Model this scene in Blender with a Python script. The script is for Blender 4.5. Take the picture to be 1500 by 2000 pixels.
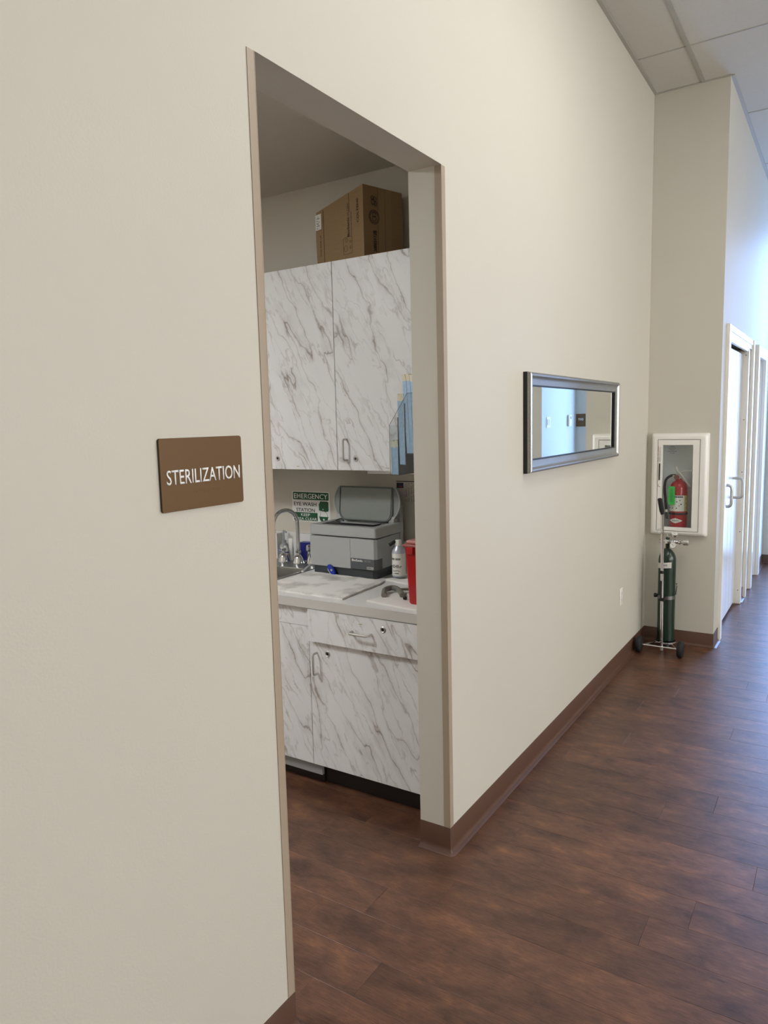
import bpy, bmesh, math, random
from mathutils import Vector, Matrix
from math import pi, sin, cos, radians as rad

random.seed(7)
for o in list(bpy.data.objects): bpy.data.objects.remove(o)
scn = bpy.context.scene
COL = scn.collection

# ------------------------------------------------------------------ camera, world, exposure
CAM = Vector((1.1764, 0.0, 1.6)); YAW, PITCH, ROLL, FPX = 0.5693707, -0.1230279, -0.0245914, 1413.9
def cam_axes():
    cy, sy, cp, sp = cos(YAW), sin(YAW), cos(PITCH), sin(PITCH)
    f = Vector((-sy*cp, cy*cp, sp)); r = Vector((cy, sy, 0)); u = r.cross(f)
    c, s = cos(ROLL), sin(ROLL)
    return c*r + s*u, -s*r + c*u, f
RX, UX, FX = cam_axes()
cd = bpy.data.cameras.new('camera'); cam = bpy.data.objects.new('camera', cd); COL.objects.link(cam)
cd.sensor_fit = 'VERTICAL'; cd.sensor_height = 36; cd.lens = FPX/2000*36; cd.clip_start = .02
M = Matrix((RX, UX, -FX)).transposed().to_4x4(); M.translation = CAM
cam.matrix_world = M
scn.camera = cam
def at(u, v, ax, val):
    d = RX*((u-750)/FPX) + UX*(-(v-1000)/FPX) + FX
    return CAM + d*((val-CAM[ax])/d[ax])
def proj(p):
    q = Vector(p)-CAM; z = q.dot(FX)
    if z < .05: return None
    return 750+FPX*q.dot(RX)/z, 1000-FPX*q.dot(UX)/z

scn.view_settings.view_transform = 'Standard'; scn.view_settings.look = 'None'
scn.view_settings.gamma = 1; scn.view_settings.use_curve_mapping = False
scn.view_settings.exposure = 0.07

SKY = (.30, .50, 1.0); SKY_STRENGTH = 15.0
TROFFER = 13.0; ROOM_LAMP = 46.0; SHADE_GLOW = 6.9
w = bpy.data.worlds.new('sky'); scn.world = w; w.use_nodes = True
w.node_tree.nodes['Background'].inputs[0].default_value = (*SKY, 1)
w.node_tree.nodes['Background'].inputs[1].default_value = SKY_STRENGTH

def portal(name, loc, rot, sx, sy):
    l = bpy.data.lights.new(name, 'AREA'); l.shape = 'RECTANGLE'; l.size = sx; l.size_y = sy
    l.cycles.is_portal = True
    o = bpy.data.objects.new(name, l); COL.objects.link(o); o.location = loc; o.rotation_euler = rot
portal('exit_glass_daylight', (1.0, 8.62, 1.7), (-pi/2, 0, 0), .84, 3.3)

# ------------------------------------------------------------------ materials
def lin(c):
    c = c/255; return c/12.92 if c <= .04045 else ((c+.055)/1.055)**2.4
def rgb(r, g, b): return (lin(r), lin(g), lin(b), 1)
MATS = {}
class NT:
    def __init__(s, name):
        s.m = bpy.data.materials.new(name); s.m.use_nodes = True; s.t = s.m.node_tree
        s.b = s.t.nodes['Principled BSDF']
    def n(s, typ, **kw):
        nd = s.t.nodes.new(typ)
        for k, v in kw.items():
            if k.startswith('i_'):
                key = k[2:]; key = int(key) if key.isdigit() else key.replace('_', ' ')
                if isinstance(v, bpy.types.NodeSocket): s.t.links.new(v, nd.inputs[key])
                else: nd.inputs[key].default_value = v
            else: setattr(nd, k, v)
        return nd
    def link(s, a, b): s.t.links.new(a, b)
    def math(s, op, a, b=0.0, c=0.0, clamp=False):
        nd = s.t.nodes.new('ShaderNodeMath'); nd.operation = op; nd.use_clamp = clamp
        for i, v in enumerate((a, b, c)):
            if isinstance(v, bpy.types.NodeSocket): s.t.links.new(v, nd.inputs[i])
            else: nd.inputs[i].default_value = v
        return nd.outputs[0]
    def mix(s, fac, a, b, blend='MIX'):
        nd = s.t.nodes.new('ShaderNodeMix'); nd.data_type = 'RGBA'; nd.blend_type = blend
        for i, v in ((0, fac), (6, a), (7, b)):
            if isinstance(v, bpy.types.NodeSocket): s.t.links.new(v, nd.inputs[i])
            else: nd.inputs[i].default_value = v
        return nd.outputs[2]
    def bump(s, h, strength=.2, dist=.002):
        nd = s.n('ShaderNodeBump', i_Strength=strength, i_Distance=dist, i_Height=h)
        s.link(nd.outputs[0], s.b.inputs['Normal'])
def mat(name, col, rough=.5, metal=0, var=.04, vs=12, bump=0, bs=300, trans=0, alpha=1, spec=.5, coat=0):
    t = NT(name); b = t.b
    g = t.n('ShaderNodeNewGeometry')
    nz = t.n('ShaderNodeTexNoise', i_Scale=vs, i_Detail=3.0, i_Vector=g.outputs['Position'])
    dark = tuple(c*(1-var*2) for c in col[:3])+(1,)
    lite = tuple(min(1, c*(1+var*2)) for c in col[:3])+(1,)
    t.link(t.mix(nz.outputs[0], dark, lite), b.inputs['Base Color'])
    b.inputs['Roughness'].default_value = rough; b.inputs['Metallic'].default_value = metal
    b.inputs['Specular IOR Level'].default_value = spec
    b.inputs['Transmission Weight'].default_value = trans; b.inputs['Alpha'].default_value = alpha
    b.inputs['Coat Weight'].default_value = coat
    if bump:
        n2 = t.n('ShaderNodeTexNoise', i_Scale=bs, i_Detail=2.0, i_Vector=g.outputs['Position'])
        t.bump(n2.outputs[0], bump, .003)
    MATS[name] = t.m; return t.m

mat('wall_paint', rgb(203, 199, 186), .58, var=.01, vs=2, bump=.1, bs=160)
mat('room_paint', rgb(198, 192, 180), .6, var=.01, vs=2, bump=.08, bs=160)
mat('white_paint', rgb(232, 230, 222), .3, var=.01)
mat('door_paint', rgb(222, 223, 224), .34, var=.01)
mat('guard_vinyl', rgb(166, 151, 132), .45, var=.015)
mat('cove_rubber', rgb(88, 61, 48), .42, var=.05, vs=8)
mat('ceiling_tile', rgb(205, 203, 195), .9, var=.02, vs=60, bump=.25, bs=350)
mat('ceiling_tee', rgb(176, 174, 166), .5, var=.01)
mat('plenum_dark', rgb(70, 68, 64), .9)
mat('subfloor', rgb(26, 16, 11), .8)
mat('kick_dark', rgb(34, 25, 20), .5)
mat('laminate_white', rgb(222, 221, 219), .35, var=.015)
mat('laminate_edge', rgb(200, 198, 192), .4, var=.015)
mat('kick_grey', rgb(150, 150, 150), .5)
mat('chrome', rgb(225, 226, 228), .09, 1, var=.01)
mat('nickel', rgb(200, 198, 192), .38, .85, var=.02)
mat('cast_alu', rgb(206, 204, 199), .38, .3, var=.02)
mat('steel', rgb(150, 151, 150), .32, 1, var=.05, vs=30)
mat('lock_dark', rgb(60, 58, 54), .35, .8)
mat('black_plastic', rgb(20, 20, 21), .45, var=.05)
mat('black_rubber', rgb(24, 24, 25), .7, var=.08)
mat('sign_bronze', rgb(98, 68, 24), .45, .1, var=.02, vs=40)
mat('sign_edge', rgb(38, 30, 22), .5)
mat('letter_white', rgb(240, 240, 236), .5)
mat('letter_black', rgb(22, 22, 22), .6)
mat('letter_brown', rgb(52, 40, 26), .8)
mat('letter_grey', rgb(120, 120, 118), .6)
mat('letter_red', rgb(150, 60, 55), .6)
mat('sign_green', rgb(12, 78, 46), .5)
mat('sign_white', rgb(226, 226, 222), .45)
mat('mirror_black', rgb(14, 14, 14), .4)
mat('mirror_glass', rgb(238, 241, 240), .01, 1, var=0)
mat('cabinet_enamel', rgb(240, 238, 232), .3, var=.008, coat=.2)
mat('cabinet_tub', rgb(236, 238, 238), .45, var=.02)
mat('red_enamel', rgb(168, 22, 32), .28, var=.03, coat=.3)
mat('gauge_rust', rgb(140, 84, 70), .5)
mat('tag_green', rgb(70, 190, 84), .6, var=.04)
mat('label_white', rgb(228, 226, 220), .55, var=.02)
mat('label_yellow', rgb(206, 196, 120), .55, var=.03)
mat('tank_green', rgb(14, 42, 29), .30, var=.1, vs=20, coat=.2)
mat('plate_ivory', rgb(238, 236, 228), .35)
mat('slot_dark', rgb(50, 48, 46), .6)
mat('unit_grey', rgb(172, 174, 173), .42, var=.015, bump=.06, bs=500)
mat('unit_lid', rgb(132, 136, 132), .45, var=.02)
mat('unit_groove', rgb(98, 102, 100), .5)
mat('unit_base', rgb(62, 67, 70), .5, var=.03)
mat('unit_band', rgb(84, 88, 90), .5, var=.02)
mat('red_plastic', rgb(176, 26, 28), .35, var=.04)
mat('red_clear', rgb(206, 120, 116), .25, var=.03, trans=.35)
mat('can_silver', rgb(190, 194, 204), .3, .5, var=.02)
mat('white_plastic', rgb(222, 221, 216), .4, var=.02)
mat('tray_grey', rgb(122, 120, 110), .5, var=.04)
mat('blue_plastic', rgb(18, 52, 168), .4, var=.04)
mat('navy_plastic', rgb(14, 24, 120), .42, var=.05)
mat('tube_grey', rgb(150, 154, 158), .35)
mat('yellow_label', rgb(206, 186, 120), .5)
mat('soap_clear', rgb(206, 210, 214), .15, trans=.55)
mat('soap_label', rgb(26, 52, 130), .5)
mat('pouch_blue', rgb(172, 200, 226), .4, var=.12, vs=90)
mat('pouch_flap', rgb(228, 222, 204), .6, var=.03)
mat('acrylic_edge', rgb(60, 66, 74), .2)
mat('poster_beige', rgb(206, 198, 186), .6)
mat('poster_navy', rgb(36, 36, 66), .6)
mat('tape_tan', rgb(152, 126, 88), .3, var=.03, coat=.2)
mat('rough_dark', rgb(70, 58, 44), .8)
mat('frame_alu', rgb(190, 192, 194), .35, .9)
mat('outside_paving', rgb(190, 188, 182), .9, var=.06)
def m_thin(name, tint, refl):
    t = NT(name); t.t.nodes.remove(t.b); out = t.t.nodes['Material Output']
    tr = t.n('ShaderNodeBsdfTransparent', i_Color=tint); gl = t.n('ShaderNodeBsdfGlossy', i_Roughness=.02)
    fr = t.n('ShaderNodeLayerWeight', i_Blend=.25)
    mx = t.n('ShaderNodeMixShader', i_0=t.math('MULTIPLY_ADD', fr.outputs['Facing'], refl, .02), i_1=tr.outputs[0], i_2=gl.outputs[0])
    t.link(mx.outputs[0], out.inputs[0]); MATS[name] = t.m
m_thin('clear_glass', (.97, .985, .98, 1), .18); m_thin('clear_plastic', (.93, .95, .96, 1), .2)
def m_emit(name, st, col=(1, .975, .93, 1)):
    t = NT(name); t.b.inputs['Base Color'].default_value = rgb(245, 244, 240)
    t.b.inputs['Emission Color'].default_value = col; t.b.inputs['Emission Strength'].default_value = st
    MATS[name] = t.m
m_emit('lamp_diffuser', TROFFER); m_emit('room_diffuser', ROOM_LAMP, (.97, .985, 1, 1)); m_emit('shade_glow', SHADE_GLOW, (1, .99, .975, 1))

def m_frame():   # brushed pewter mirror frame
    t = NT('pewter_frame'); g = t.n('ShaderNodeNewGeometry')
    mp = t.n('ShaderNodeMapping', i_Vector=g.outputs['Position'], i_Scale=(40, 60, 60))
    nz = t.n('ShaderNodeTexNoise', i_Scale=6.0, i_Detail=5.0, i_Vector=mp.outputs[0])
    t.link(t.mix(nz.outputs[0], rgb(120, 120, 116), rgb(196, 196, 192)), t.b.inputs['Base Color'])
    t.b.inputs['Metallic'].default_value = .85; t.b.inputs['Roughness'].default_value = .36
    t.bump(nz.outputs[0], .15, .001); MATS['pewter_frame'] = t.m
m_frame()

def m_marble():
    t = NT('marble_laminate'); g = t.n('ShaderNodeNewGeometry'); oi = t.n('ShaderNodeObjectInfo')
    off = t.n('ShaderNodeCombineXYZ', i_X=t.math('MULTIPLY', oi.outputs['Random'], 7.0), i_Y=0.0, i_Z=t.math('MULTIPLY', oi.outputs['Random'], 13.0))
    ad = t.n('ShaderNodeVectorMath', operation='ADD', i_0=g.outputs['Position'], i_1=off.outputs[0])
    # long axis of the veins runs from upper left to lower right
    mp = t.n('ShaderNodeMapping', i_Vector=ad.outputs[0], i_Rotation=(0, rad(27), 0))
    mp2 = t.n('ShaderNodeMapping', i_Vector=mp.outputs[0], i_Scale=(1, 0.0, .24))
    warp = t.n('ShaderNodeTexNoise', i_Scale=11.0, i_Detail=4.0, i_Vector=mp.outputs[0])
    wv = t.n('ShaderNodeVectorMath', operation='SCALE', i_0=warp.outputs['Color'], i_Scale=.035)
    wv.inputs['Scale'].default_value = .035
    pv = t.n('ShaderNodeVectorMath', operation='ADD', i_0=mp2.outputs[0], i_1=wv.outputs[0])
    def vein(scale, width, det, seed):
        m3 = t.n('ShaderNodeMapping', i_Vector=pv.outputs[0], i_Location=(seed, seed*1.7, seed*.6))
        nz = t.n('ShaderNodeTexNoise', i_Scale=scale, i_Detail=det, i_Roughness=.5, i_Vector=m3.outputs[0])
        d = t.math('ABSOLUTE', t.math('SUBTRACT', nz.outputs[0], .5))
        return t.math('SUBTRACT', 1.0, t.math('DIVIDE', d, width), clamp=True)
    mk = t.n('ShaderNodeTexNoise', i_Scale=9.0, i_Detail=3.0, i_Vector=mp.outputs[0])
    mask = t.n('ShaderNodeMapRange', i_0=mk.outputs[0], i_1=.40, i_2=.62)
    v1 = t.math('MULTIPLY', t.math('POWER', vein(6.5, .014, 3.0, 0.0), .9), t.math('MULTIPLY_ADD', mask.outputs[0], .65, .30))
    v2 = t.math('MULTIPLY', vein(12.0, .018, 4.0, 5.3), t.math('MULTIPLY_ADD', mask.outputs[0], .5, .03))
    soft = t.math('MULTIPLY', vein(6.5, .07, 3.0, 0.0), t.math('MULTIPLY', mask.outputs[0], .28))
    v3 = t.math('MULTIPLY', vein(8.0, .016, 4.0, 11.7), t.math('SUBTRACT', .34, t.math('MULTIPLY', mask.outputs[0], .3)))
    v = t.math('MAXIMUM', t.math('MAXIMUM', t.math('MAXIMUM', v1, v2), v3), soft)
    cl = t.n('ShaderNodeTexNoise', i_Scale=3.0, i_Detail=4.0, i_Vector=mp2.outputs[0])
    base = t.mix(cl.outputs[0], rgb(216, 216, 217), rgb(238, 238, 238))
    t.link(t.mix(v, base, rgb(140, 128, 118)), t.b.inputs['Base Color'])
    t.b.inputs['Roughness'].default_value = .38
    MATS['marble_laminate'] = t.m
m_marble()

def m_plank():
    t = NT('vinyl_plank'); g = t.n('ShaderNodeNewGeometry'); oi = t.n('ShaderNodeObjectInfo')
    off = t.n('ShaderNodeCombineXYZ', i_X=t.math('MULTIPLY', oi.outputs['Random'], 31.0), i_Y=t.math('MULTIPLY', oi.outputs['Random'], 17.0))
    ad = t.n('ShaderNodeVectorMath', operation='ADD', i_0=g.outputs['Position'], i_1=off.outputs[0])
    mg = t.n('ShaderNodeMapping', i_Vector=ad.outputs[0], i_Scale=(7, 110, 1))
    grain = t.n('ShaderNodeTexNoise', i_Scale=2.6, i_Detail=5.0, i_Roughness=.65, i_Distortion=.3, i_Vector=mg.outputs[0])
    mb = t.n('ShaderNodeMapping', i_Vector=ad.outputs[0], i_Scale=(3.2, 6.0, 1))
    blot = t.n('ShaderNodeTexNoise', i_Scale=2.0, i_Detail=9.0, i_Roughness=.68, i_Distortion=.25, i_Vector=mb.outputs[0])
    r = t.n('ShaderNodeValToRGB', i_0=blot.outputs[0]); cr = r.color_ramp
    cr.elements[0].position = .30; cr.elements[0].color = rgb(60, 39, 30)
    cr.elements[1].position = .72; cr.elements[1].color = rgb(130, 89, 61)
    e = cr.elements.new(.45); e.color = rgb(90, 61, 47)
    e = cr.elements.new(.57); e.color = rgb(104, 71, 53)
    gr = t.n('ShaderNodeMapRange', i_0=grain.outputs[0], i_1=.30, i_2=.70, i_3=.60, i_4=1.22)
    gc = t.n('ShaderNodeCombineColor', i_0=gr.outputs[0], i_1=gr.outputs[0], i_2=gr.outputs[0])
    c = t.mix(1.0, r.outputs[0], gc.outputs[0], 'MULTIPLY')
    tone = t.math('MULTIPLY_ADD', oi.outputs['Random'], .34, .92)
    tc = t.n('ShaderNodeCombineColor', i_0=tone, i_1=tone, i_2=tone)
    c = t.mix(1.0, c, tc.outputs[0], 'MULTIPLY')
    t.link(c, t.b.inputs['Base Color'])
    rr = t.n('ShaderNodeMapRange', i_0=grain.outputs[0], i_1=.3, i_2=.7, i_3=.44, i_4=.34)
    t.link(rr.outputs[0], t.b.inputs['Roughness'])
    t.bump(grain.outputs[0], .22, .0012)
    MATS['vinyl_plank'] = t.m
m_plank()

def m_towel(name, stain):
    t = NT(name); g = t.n('ShaderNodeNewGeometry')
    st = t.n('ShaderNodeTexNoise', i_Scale=9.0, i_Detail=5.0, i_Vector=g.outputs['Position'])
    s = t.n('ShaderNodeMapRange', i_0=st.outputs[0], i_1=.48, i_2=.72, i_3=0.0, i_4=stain)
    t.link(t.mix(s.outputs[0], rgb(238, 236, 231), rgb(158, 153, 144)), t.b.inputs['Base Color'])
    t.b.inputs['Roughness'].default_value = .95
    n2 = t.n('ShaderNodeTexVoronoi', i_Scale=430.0, i_Vector=g.outputs['Position'])
    t.bump(n2.outputs[0], .45, .003); MATS[name] = t.m
m_towel('towel_stained', .75); m_towel('towel_white', .12)

def m_card():
    t = NT('cardboard'); tc = t.n('ShaderNodeTexCoord')
    mp = t.n('ShaderNodeMapping', i_Vector=tc.outputs['Object'], i_Scale=(3, 3, 90))
    nz = t.n('ShaderNodeTexNoise', i_Scale=4.0, i_Detail=4.0, i_Vector=mp.outputs[0])
    t.link(t.mix(nz.outputs[0], rgb(138, 112, 80), rgb(160, 133, 98)), t.b.inputs['Base Color'])
    t.b.inputs['Roughness'].default_value = .85; t.bump(nz.outputs[0], .1, .001); MATS['cardboard'] = t.m
m_card()

# ------------------------------------------------------------------ mesh helpers
def BM(): return bmesh.new()
def box(bm, lo, hi, bev=0, seg=2):
    lo, hi = Vector(lo), Vector(hi)
    lo2 = Vector(map(min, lo, hi)); hi2 = Vector(map(max, lo, hi))
    c = (lo2+hi2)/2; s = hi2-lo2
    r = bmesh.ops.create_cube(bm, size=1, matrix=Matrix.Translation(c) @ Matrix.Diagonal((*s, 1)))
    if bev:
        es = {e for v in r['verts'] for e in v.link_edges}
        bmesh.ops.bevel(bm, geom=list(es), offset=bev, segments=seg, affect='EDGES', profile=.5)
    return bm
def bx(lo, hi, bev=0, seg=2): return box(BM(), lo, hi, bev, seg)
def frame_of(d):
    d = d.normalized(); a = Vector((0, 0, 1)) if abs(d.z) < .9 else Vector((1, 0, 0))
    x = a.cross(d).normalized(); return x, d.cross(x)
def ring(bm, c, x, y, r, n): return [bm.verts.new(c + x*(r*cos(2*pi*i/n)) + y*(r*sin(2*pi*i/n))) for i in range(n)]
def bridge(bm, a, b):
    n = len(a)
    for i in range(n): bm.faces.new((a[i], a[(i+1) % n], b[(i+1) % n], b[i]))
def cyl(bm, p0, p1, r0, r1=None, n=20):
    p0, p1 = Vector(p0), Vector(p1); r1 = r0 if r1 is None else r1
    x, y = frame_of(p1-p0); a = ring(bm, p0, x, y, r0, n); b = ring(bm, p1, x, y, r1, n)
    bridge(bm, a, b); bm.faces.new(a[::-1]); bm.faces.new(b); return bm
def tube(bm, pts, r, n=10, closed=False):
    pts = [Vector(p) for p in pts]; rs = []; m = len(pts); px = None
    for i, p in enumerate(pts):
        if closed: d = pts[(i+1) % m]-pts[i-1]
        else: d = pts[min(i+1, m-1)]-pts[max(i-1, 0)]
        d.normalize()
        if px is None: x, y = frame_of(d)
        else:
            x = (px - d*px.dot(d)).normalized(); y = d.cross(x)
        px = x
        rr = r[i] if isinstance(r, (list, tuple)) else r
        rs.append(ring(bm, p, x, y, rr, n))
    for a, b in zip(rs, rs[1:]): bridge(bm, a, b)
    if closed: bridge(bm, rs[-1], rs[0])
    else: bm.faces.new(rs[0][::-1]); bm.faces.new(rs[-1])
    return bm
def smooth_path(pts, k=6):
    pts = [Vector(p) for p in pts]; out = []
    P = [pts[0]]+pts+[pts[-1]]
    for i in range(1, len(P)-2):
        a, b, c, d = P[i-1:i+3]
        for j in range(k):
            s = j/k
            out.append(.5*((2*b)+(c-a)*s+(2*a-5*b+4*c-d)*s*s+(3*b-a-3*c+d)*s**3))
    out.append(pts[-1]); return out
def lathe(bm, prof, c, n=28, axis=(0, 0, 1)):
    c = Vector(c); ax = Vector(axis).normalized(); x, y = frame_of(ax); prev = None; first = None
    for r, h in prof:
        if r < 1e-5:
            cur = [bm.verts.new(c+ax*h)]
        else: cur = ring(bm, c+ax*h, x, y, r, n)
        if prev is not None:
            if len(prev) == 1 and len(cur) == n:
                for i in range(n): bm.faces.new((prev[0], cur[(i+1) % n], cur[i]))
            elif len(cur) == 1 and len(prev) == n:
                for i in range(n): bm.faces.new((prev[i], prev[(i+1) % n], cur[0]))
            elif len(cur) == n: bridge(bm, prev, cur)
        else: first = cur
        prev = cur
    if len(first) == n: bm.faces.new(first[::-1])
    if len(prev) == n: bm.faces.new(prev)
    return bm
def prism(bm, poly, O, U, V, N, t):
    """polygon (u,v) extruded by t along N"""
    O, U, V, N = map(Vector, (O, U, V, N))
    a = [bm.verts.new(O+U*u+V*v) for u, v in poly]; b = [bm.verts.new(O+U*u+V*v+N*t) for u, v in poly]
    bridge(bm, a, b); bm.faces.new(a[::-1]); bm.faces.new(b); return bm
def rrect(w, h, r, seg=5, cx=0, cy=0):
    out = []
    for sx, sy, a0 in ((1, 1, 0), (-1, 1, 90), (-1, -1, 180), (1, -1, 270)):
        for i in range(seg+1):
            a = rad(a0+90*i/seg); out.append((cx+sx*(w/2-r)+r*cos(a), cy+sy*(h/2-r)+r*sin(a)))
    return out
def origin_of(o):
    v = Vector((0, 0, 0))
    while o is not None: v = v+o.location; o = o.parent
    return v
def obj(name, bm, m, parent=None, label=None, smooth=True, local=False):
    bmesh.ops.recalc_face_normals(bm, faces=bm.faces[:])
    me = bpy.data.meshes.new(name)
    if parent is not None:
        if not local: bmesh.ops.translate(bm, vec=-origin_of(parent), verts=bm.verts[:])
        loc = Vector((0, 0, 0))
    else:
        xs = [v.co for v in bm.verts]
        lo = Vector([min(c[i] for c in xs) for i in range(3)]); hi = Vector([max(c[i] for c in xs) for i in range(3)])
        loc = Vector(((lo.x+hi.x)/2, (lo.y+hi.y)/2, lo.z)); bmesh.ops.translate(bm, vec=-loc, verts=bm.verts[:])
    bm.to_mesh(me); bm.free()
    me.materials.append(MATS[m])
    if smooth:
        me.shade_smooth()
        me.set_sharp_from_angle(angle=rad(35))
    o = bpy.data.objects.new(name, me); COL.objects.link(o); o.location = loc
    if parent is not None: o.parent = parent
    if label: o['label'] = label
    return o
def tag(o, label, cat, group=None):
    o['label'] = label; o['category'] = cat
    if group: o['group'] = group
    return o
def thing(name, label, cat, loc, group=None, rz=0):
    o = bpy.data.objects.new(name, None); COL.objects.link(o); o.location = loc; o.rotation_euler = (0, 0, rz)
    o.empty_display_size = .05
    return tag(o, label, cat, group)
def struct(name, bm, m, parent=None, label=None, **k):
    o = obj(name, bm, m, parent, **k)
    if parent is None: o['kind'] = 'structure'
    if label: o['label'] = label
    return o
_fc = {}
def text(body, O, U, V, w=None, h=None, m='letter_black', parent=None, name='lettering', ext=.0006, bold=0, center=True, local=False, squeeze=True):
    """text as thin raised lettering, fitted into a w x h box, O = centre; normal = U x V"""
    cu = bpy.data.curves.new('t', 'FONT'); cu.body = body; cu.size = 1; cu.resolution_u = 3; cu.offset = bold
    to = bpy.data.objects.new('t', cu); COL.objects.link(to)
    bpy.context.view_layer.update()
    me = bpy.data.meshes.new_from_object(to.evaluated_get(bpy.context.evaluated_depsgraph_get()))
    bpy.data.objects.remove(to); bpy.data.curves.remove(cu)
    bm = BM(); bm.from_mesh(me); bpy.data.meshes.remove(me)
    xs = [v.co.x for v in bm.verts]; ys = [v.co.y for v in bm.verts]
    x0, x1, y0, y1 = min(xs), max(xs), min(ys), max(ys)
    sx = w/(x1-x0) if w else None; sy = h/(y1-y0) if h else None
    sx = sx or sy; sy = sy or sx
    U, V = Vector(U), Vector(V); N = U.cross(V); O = Vector(O)
    for v in bm.verts:
        v.co = O+U*((v.co.x-(x0+x1)/2)*sx)+V*((v.co.y-(y0+y1)/2)*sy)
    r = bmesh.ops.extrude_face_region(bm, geom=bm.faces[:])
    for e in r['geom']:
        if isinstance(e, bmesh.types.BMVert): e.co += N*ext
    return obj(name, bm, m, parent, smooth=False, local=local)
X, Y, Z = Vector((1, 0, 0)), Vector((0, 1, 0)), Vector((0, 0, 1))

# ------------------------------------------------------------------ dimensions of the place (metres)
ZT = 3.705                       # hall ceiling
D0, D1, DH = 1.335, 2.240, 2.445  # door opening in hall wall
WT = .126                        # wall thickness
YA, XA = 5.28, .46               # alcove back wall, corridor wall face
YE, XW, YW = 8.60, 1.60, 7.46    # corridor end, opposite corridor wall, its near end
XR, YB = 6.2, -4.2               # far side and back of the open area
RX0, RY0, RY1, RZ = -3.2, -.3, 3.10, 2.81   # side room

# ------------------------------------------------------------------ structure
def wall_with_holes(axis, f0, f1, a0, a1, z0, z1, holes):
    """wall slab thickness f0..f1 on axis, spanning a0..a1; holes = (b0,b1,h0,h1)"""
    bm = BM()
    def b(c0, c1, d0, d1):
        if c1-c0 < 1e-4 or d1-d0 < 1e-4: return
        if axis == 0: box(bm, (f0, c0, d0), (f1, c1, d1))
        else: box(bm, (c0, f0, d0), (c1, f1, d1))
    cur = a0
    for h in sorted(holes):
        b(cur, h[0], z0, z1); b(h[0], h[1], z0, h[2]); b(h[0], h[1], h[3], z1); cur = h[1]
    b(cur, a1, z0, z1); return bm
fl = struct('floor', bx((RX0-.12, YB-.12, -.12), (XR+.12, YE+.12, -.004)), 'subfloor', smooth=False)
struct('wall_left', wall_with_holes(0, -WT, 0, YB, YA+.12, 0, ZT+.1, [(D0, D1, 0, DH)]), 'wall_paint', smooth=False)
# alcove wall with the recess of the extinguisher cabinet
FCX0, FCX1, FCZ0, FCZ1 = .085, .340, .815, 1.435
struct('wall_alcove', wall_with_holes(1, YA, YA+.12, 0.0005, XA, 0, ZT+.1, [(FCX0, FCX1, FCZ0, FCZ1)]), 'wall_paint', smooth=False)
struct('wall_corridor', wall_with_holes(0, XA-.12, XA, YA+.1205, YE, 0, ZT+.1, [(5.4780, 6.6955, 0, 2.13), (7.36, 7.96, 0, 2.12)]), 'wall_paint', smooth=False)
struct('wall_end', wall_with_holes(1, YE, YE+.12, .2005, XW+.12, 0, ZT+.1, [(.58, 1.43, 0, 3.4)]), 'wall_paint', smooth=False)
struct('light_blocker', bx((.12, YA+.1205, 0), (.20, YE+.12, ZT+.1)), 'wall_paint', smooth=False)  # unseen slab added to block sky light leaking under the corridor door
struct('wall_opposite', bx((XW, YW+.1205, 0), (XW+.12, YE, ZT+.1)), 'wall_paint', smooth=False)
struct('wall_far', bx((XW, YW, 0), (XR, YW+.12, ZT+.1)), 'wall_paint', smooth=False)
ADDED_WIN = [(-1.4, .7), (1.6, 3.9), (4.5, 5.4)]
struct('wall_right', wall_with_holes(0, XR, XR+.12, YB, YW+.12, 0, ZT+.1, [(a, b, .85, 3.1) for a, b in ADDED_WIN]), 'wall_paint', smooth=False)
for k, (a, b) in enumerate(ADDED_WIN):      # unseen windows added to light the hall wall; their shades emit the light
    wd = struct('window_%d' % (k+1), bx((XR+.02, a, .85), (XR+.06, a+.05, 3.1)), 'frame_alu')
    bm = BM(); box(bm, (XR+.02, b-.05, .85), (XR+.06, b, 3.1)); box(bm, (XR+.021, a+.05, .85), (XR+.059, b-.05, .9)); box(bm, (XR+.021, a+.05, 3.05), (XR+.059, b-.05, 3.1))
    obj('window_frame', bm, 'frame_alu', wd, smooth=False)
    obj('pane', bx((XR+.045, a+.05, .9), (XR+.05, b-.05, 3.05)), 'clear_glass', wd, smooth=False)
    obj('added_shade', bx((XR+.010, a+.03, .87), (XR+.012, b-.03, 3.07)), 'shade_glow', wd, 'unseen glowing shade added to light the hall wall', smooth=False)
struct('wall_back', bx((-WT, YB-.12, 0), (XR+.12, YB, ZT+.1)), 'wall_paint', smooth=False)
struct('wall_room_back', bx((RX0, RY1, 0), (-WT, RY1+.12, RZ+.1)), 'room_paint', smooth=False)
struct('wall_room_front', bx((RX0, RY0-.12, 0), (-WT, RY0, RZ+.1)), 'room_paint', smooth=False)
struct('wall_room_left', bx((RX0-.12, RY0-.12, 0), (RX0, RY1+.12, RZ+.1)), 'room_paint', smooth=False)
struct('ceiling_room', bx((RX0, RY0, RZ), (-WT, RY1, RZ+.1)), 'room_paint', smooth=False)

# flush lamp in the side-room ceiling (out of view)
t = thing('ceiling_light', 'flush square ceiling light of the sterilization room', 'ceiling light', (-1.75, .75, RZ))
obj('frame', bx((-2.08, .42, RZ-.012), (-1.42, 1.08, RZ-.0005)), 'white_paint', t, smooth=False)
obj('diffuser', bx((-2.05, .45, RZ-.014), (-1.45, 1.05, RZ-.0122)), 'room_diffuser', t, smooth=False)

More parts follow.
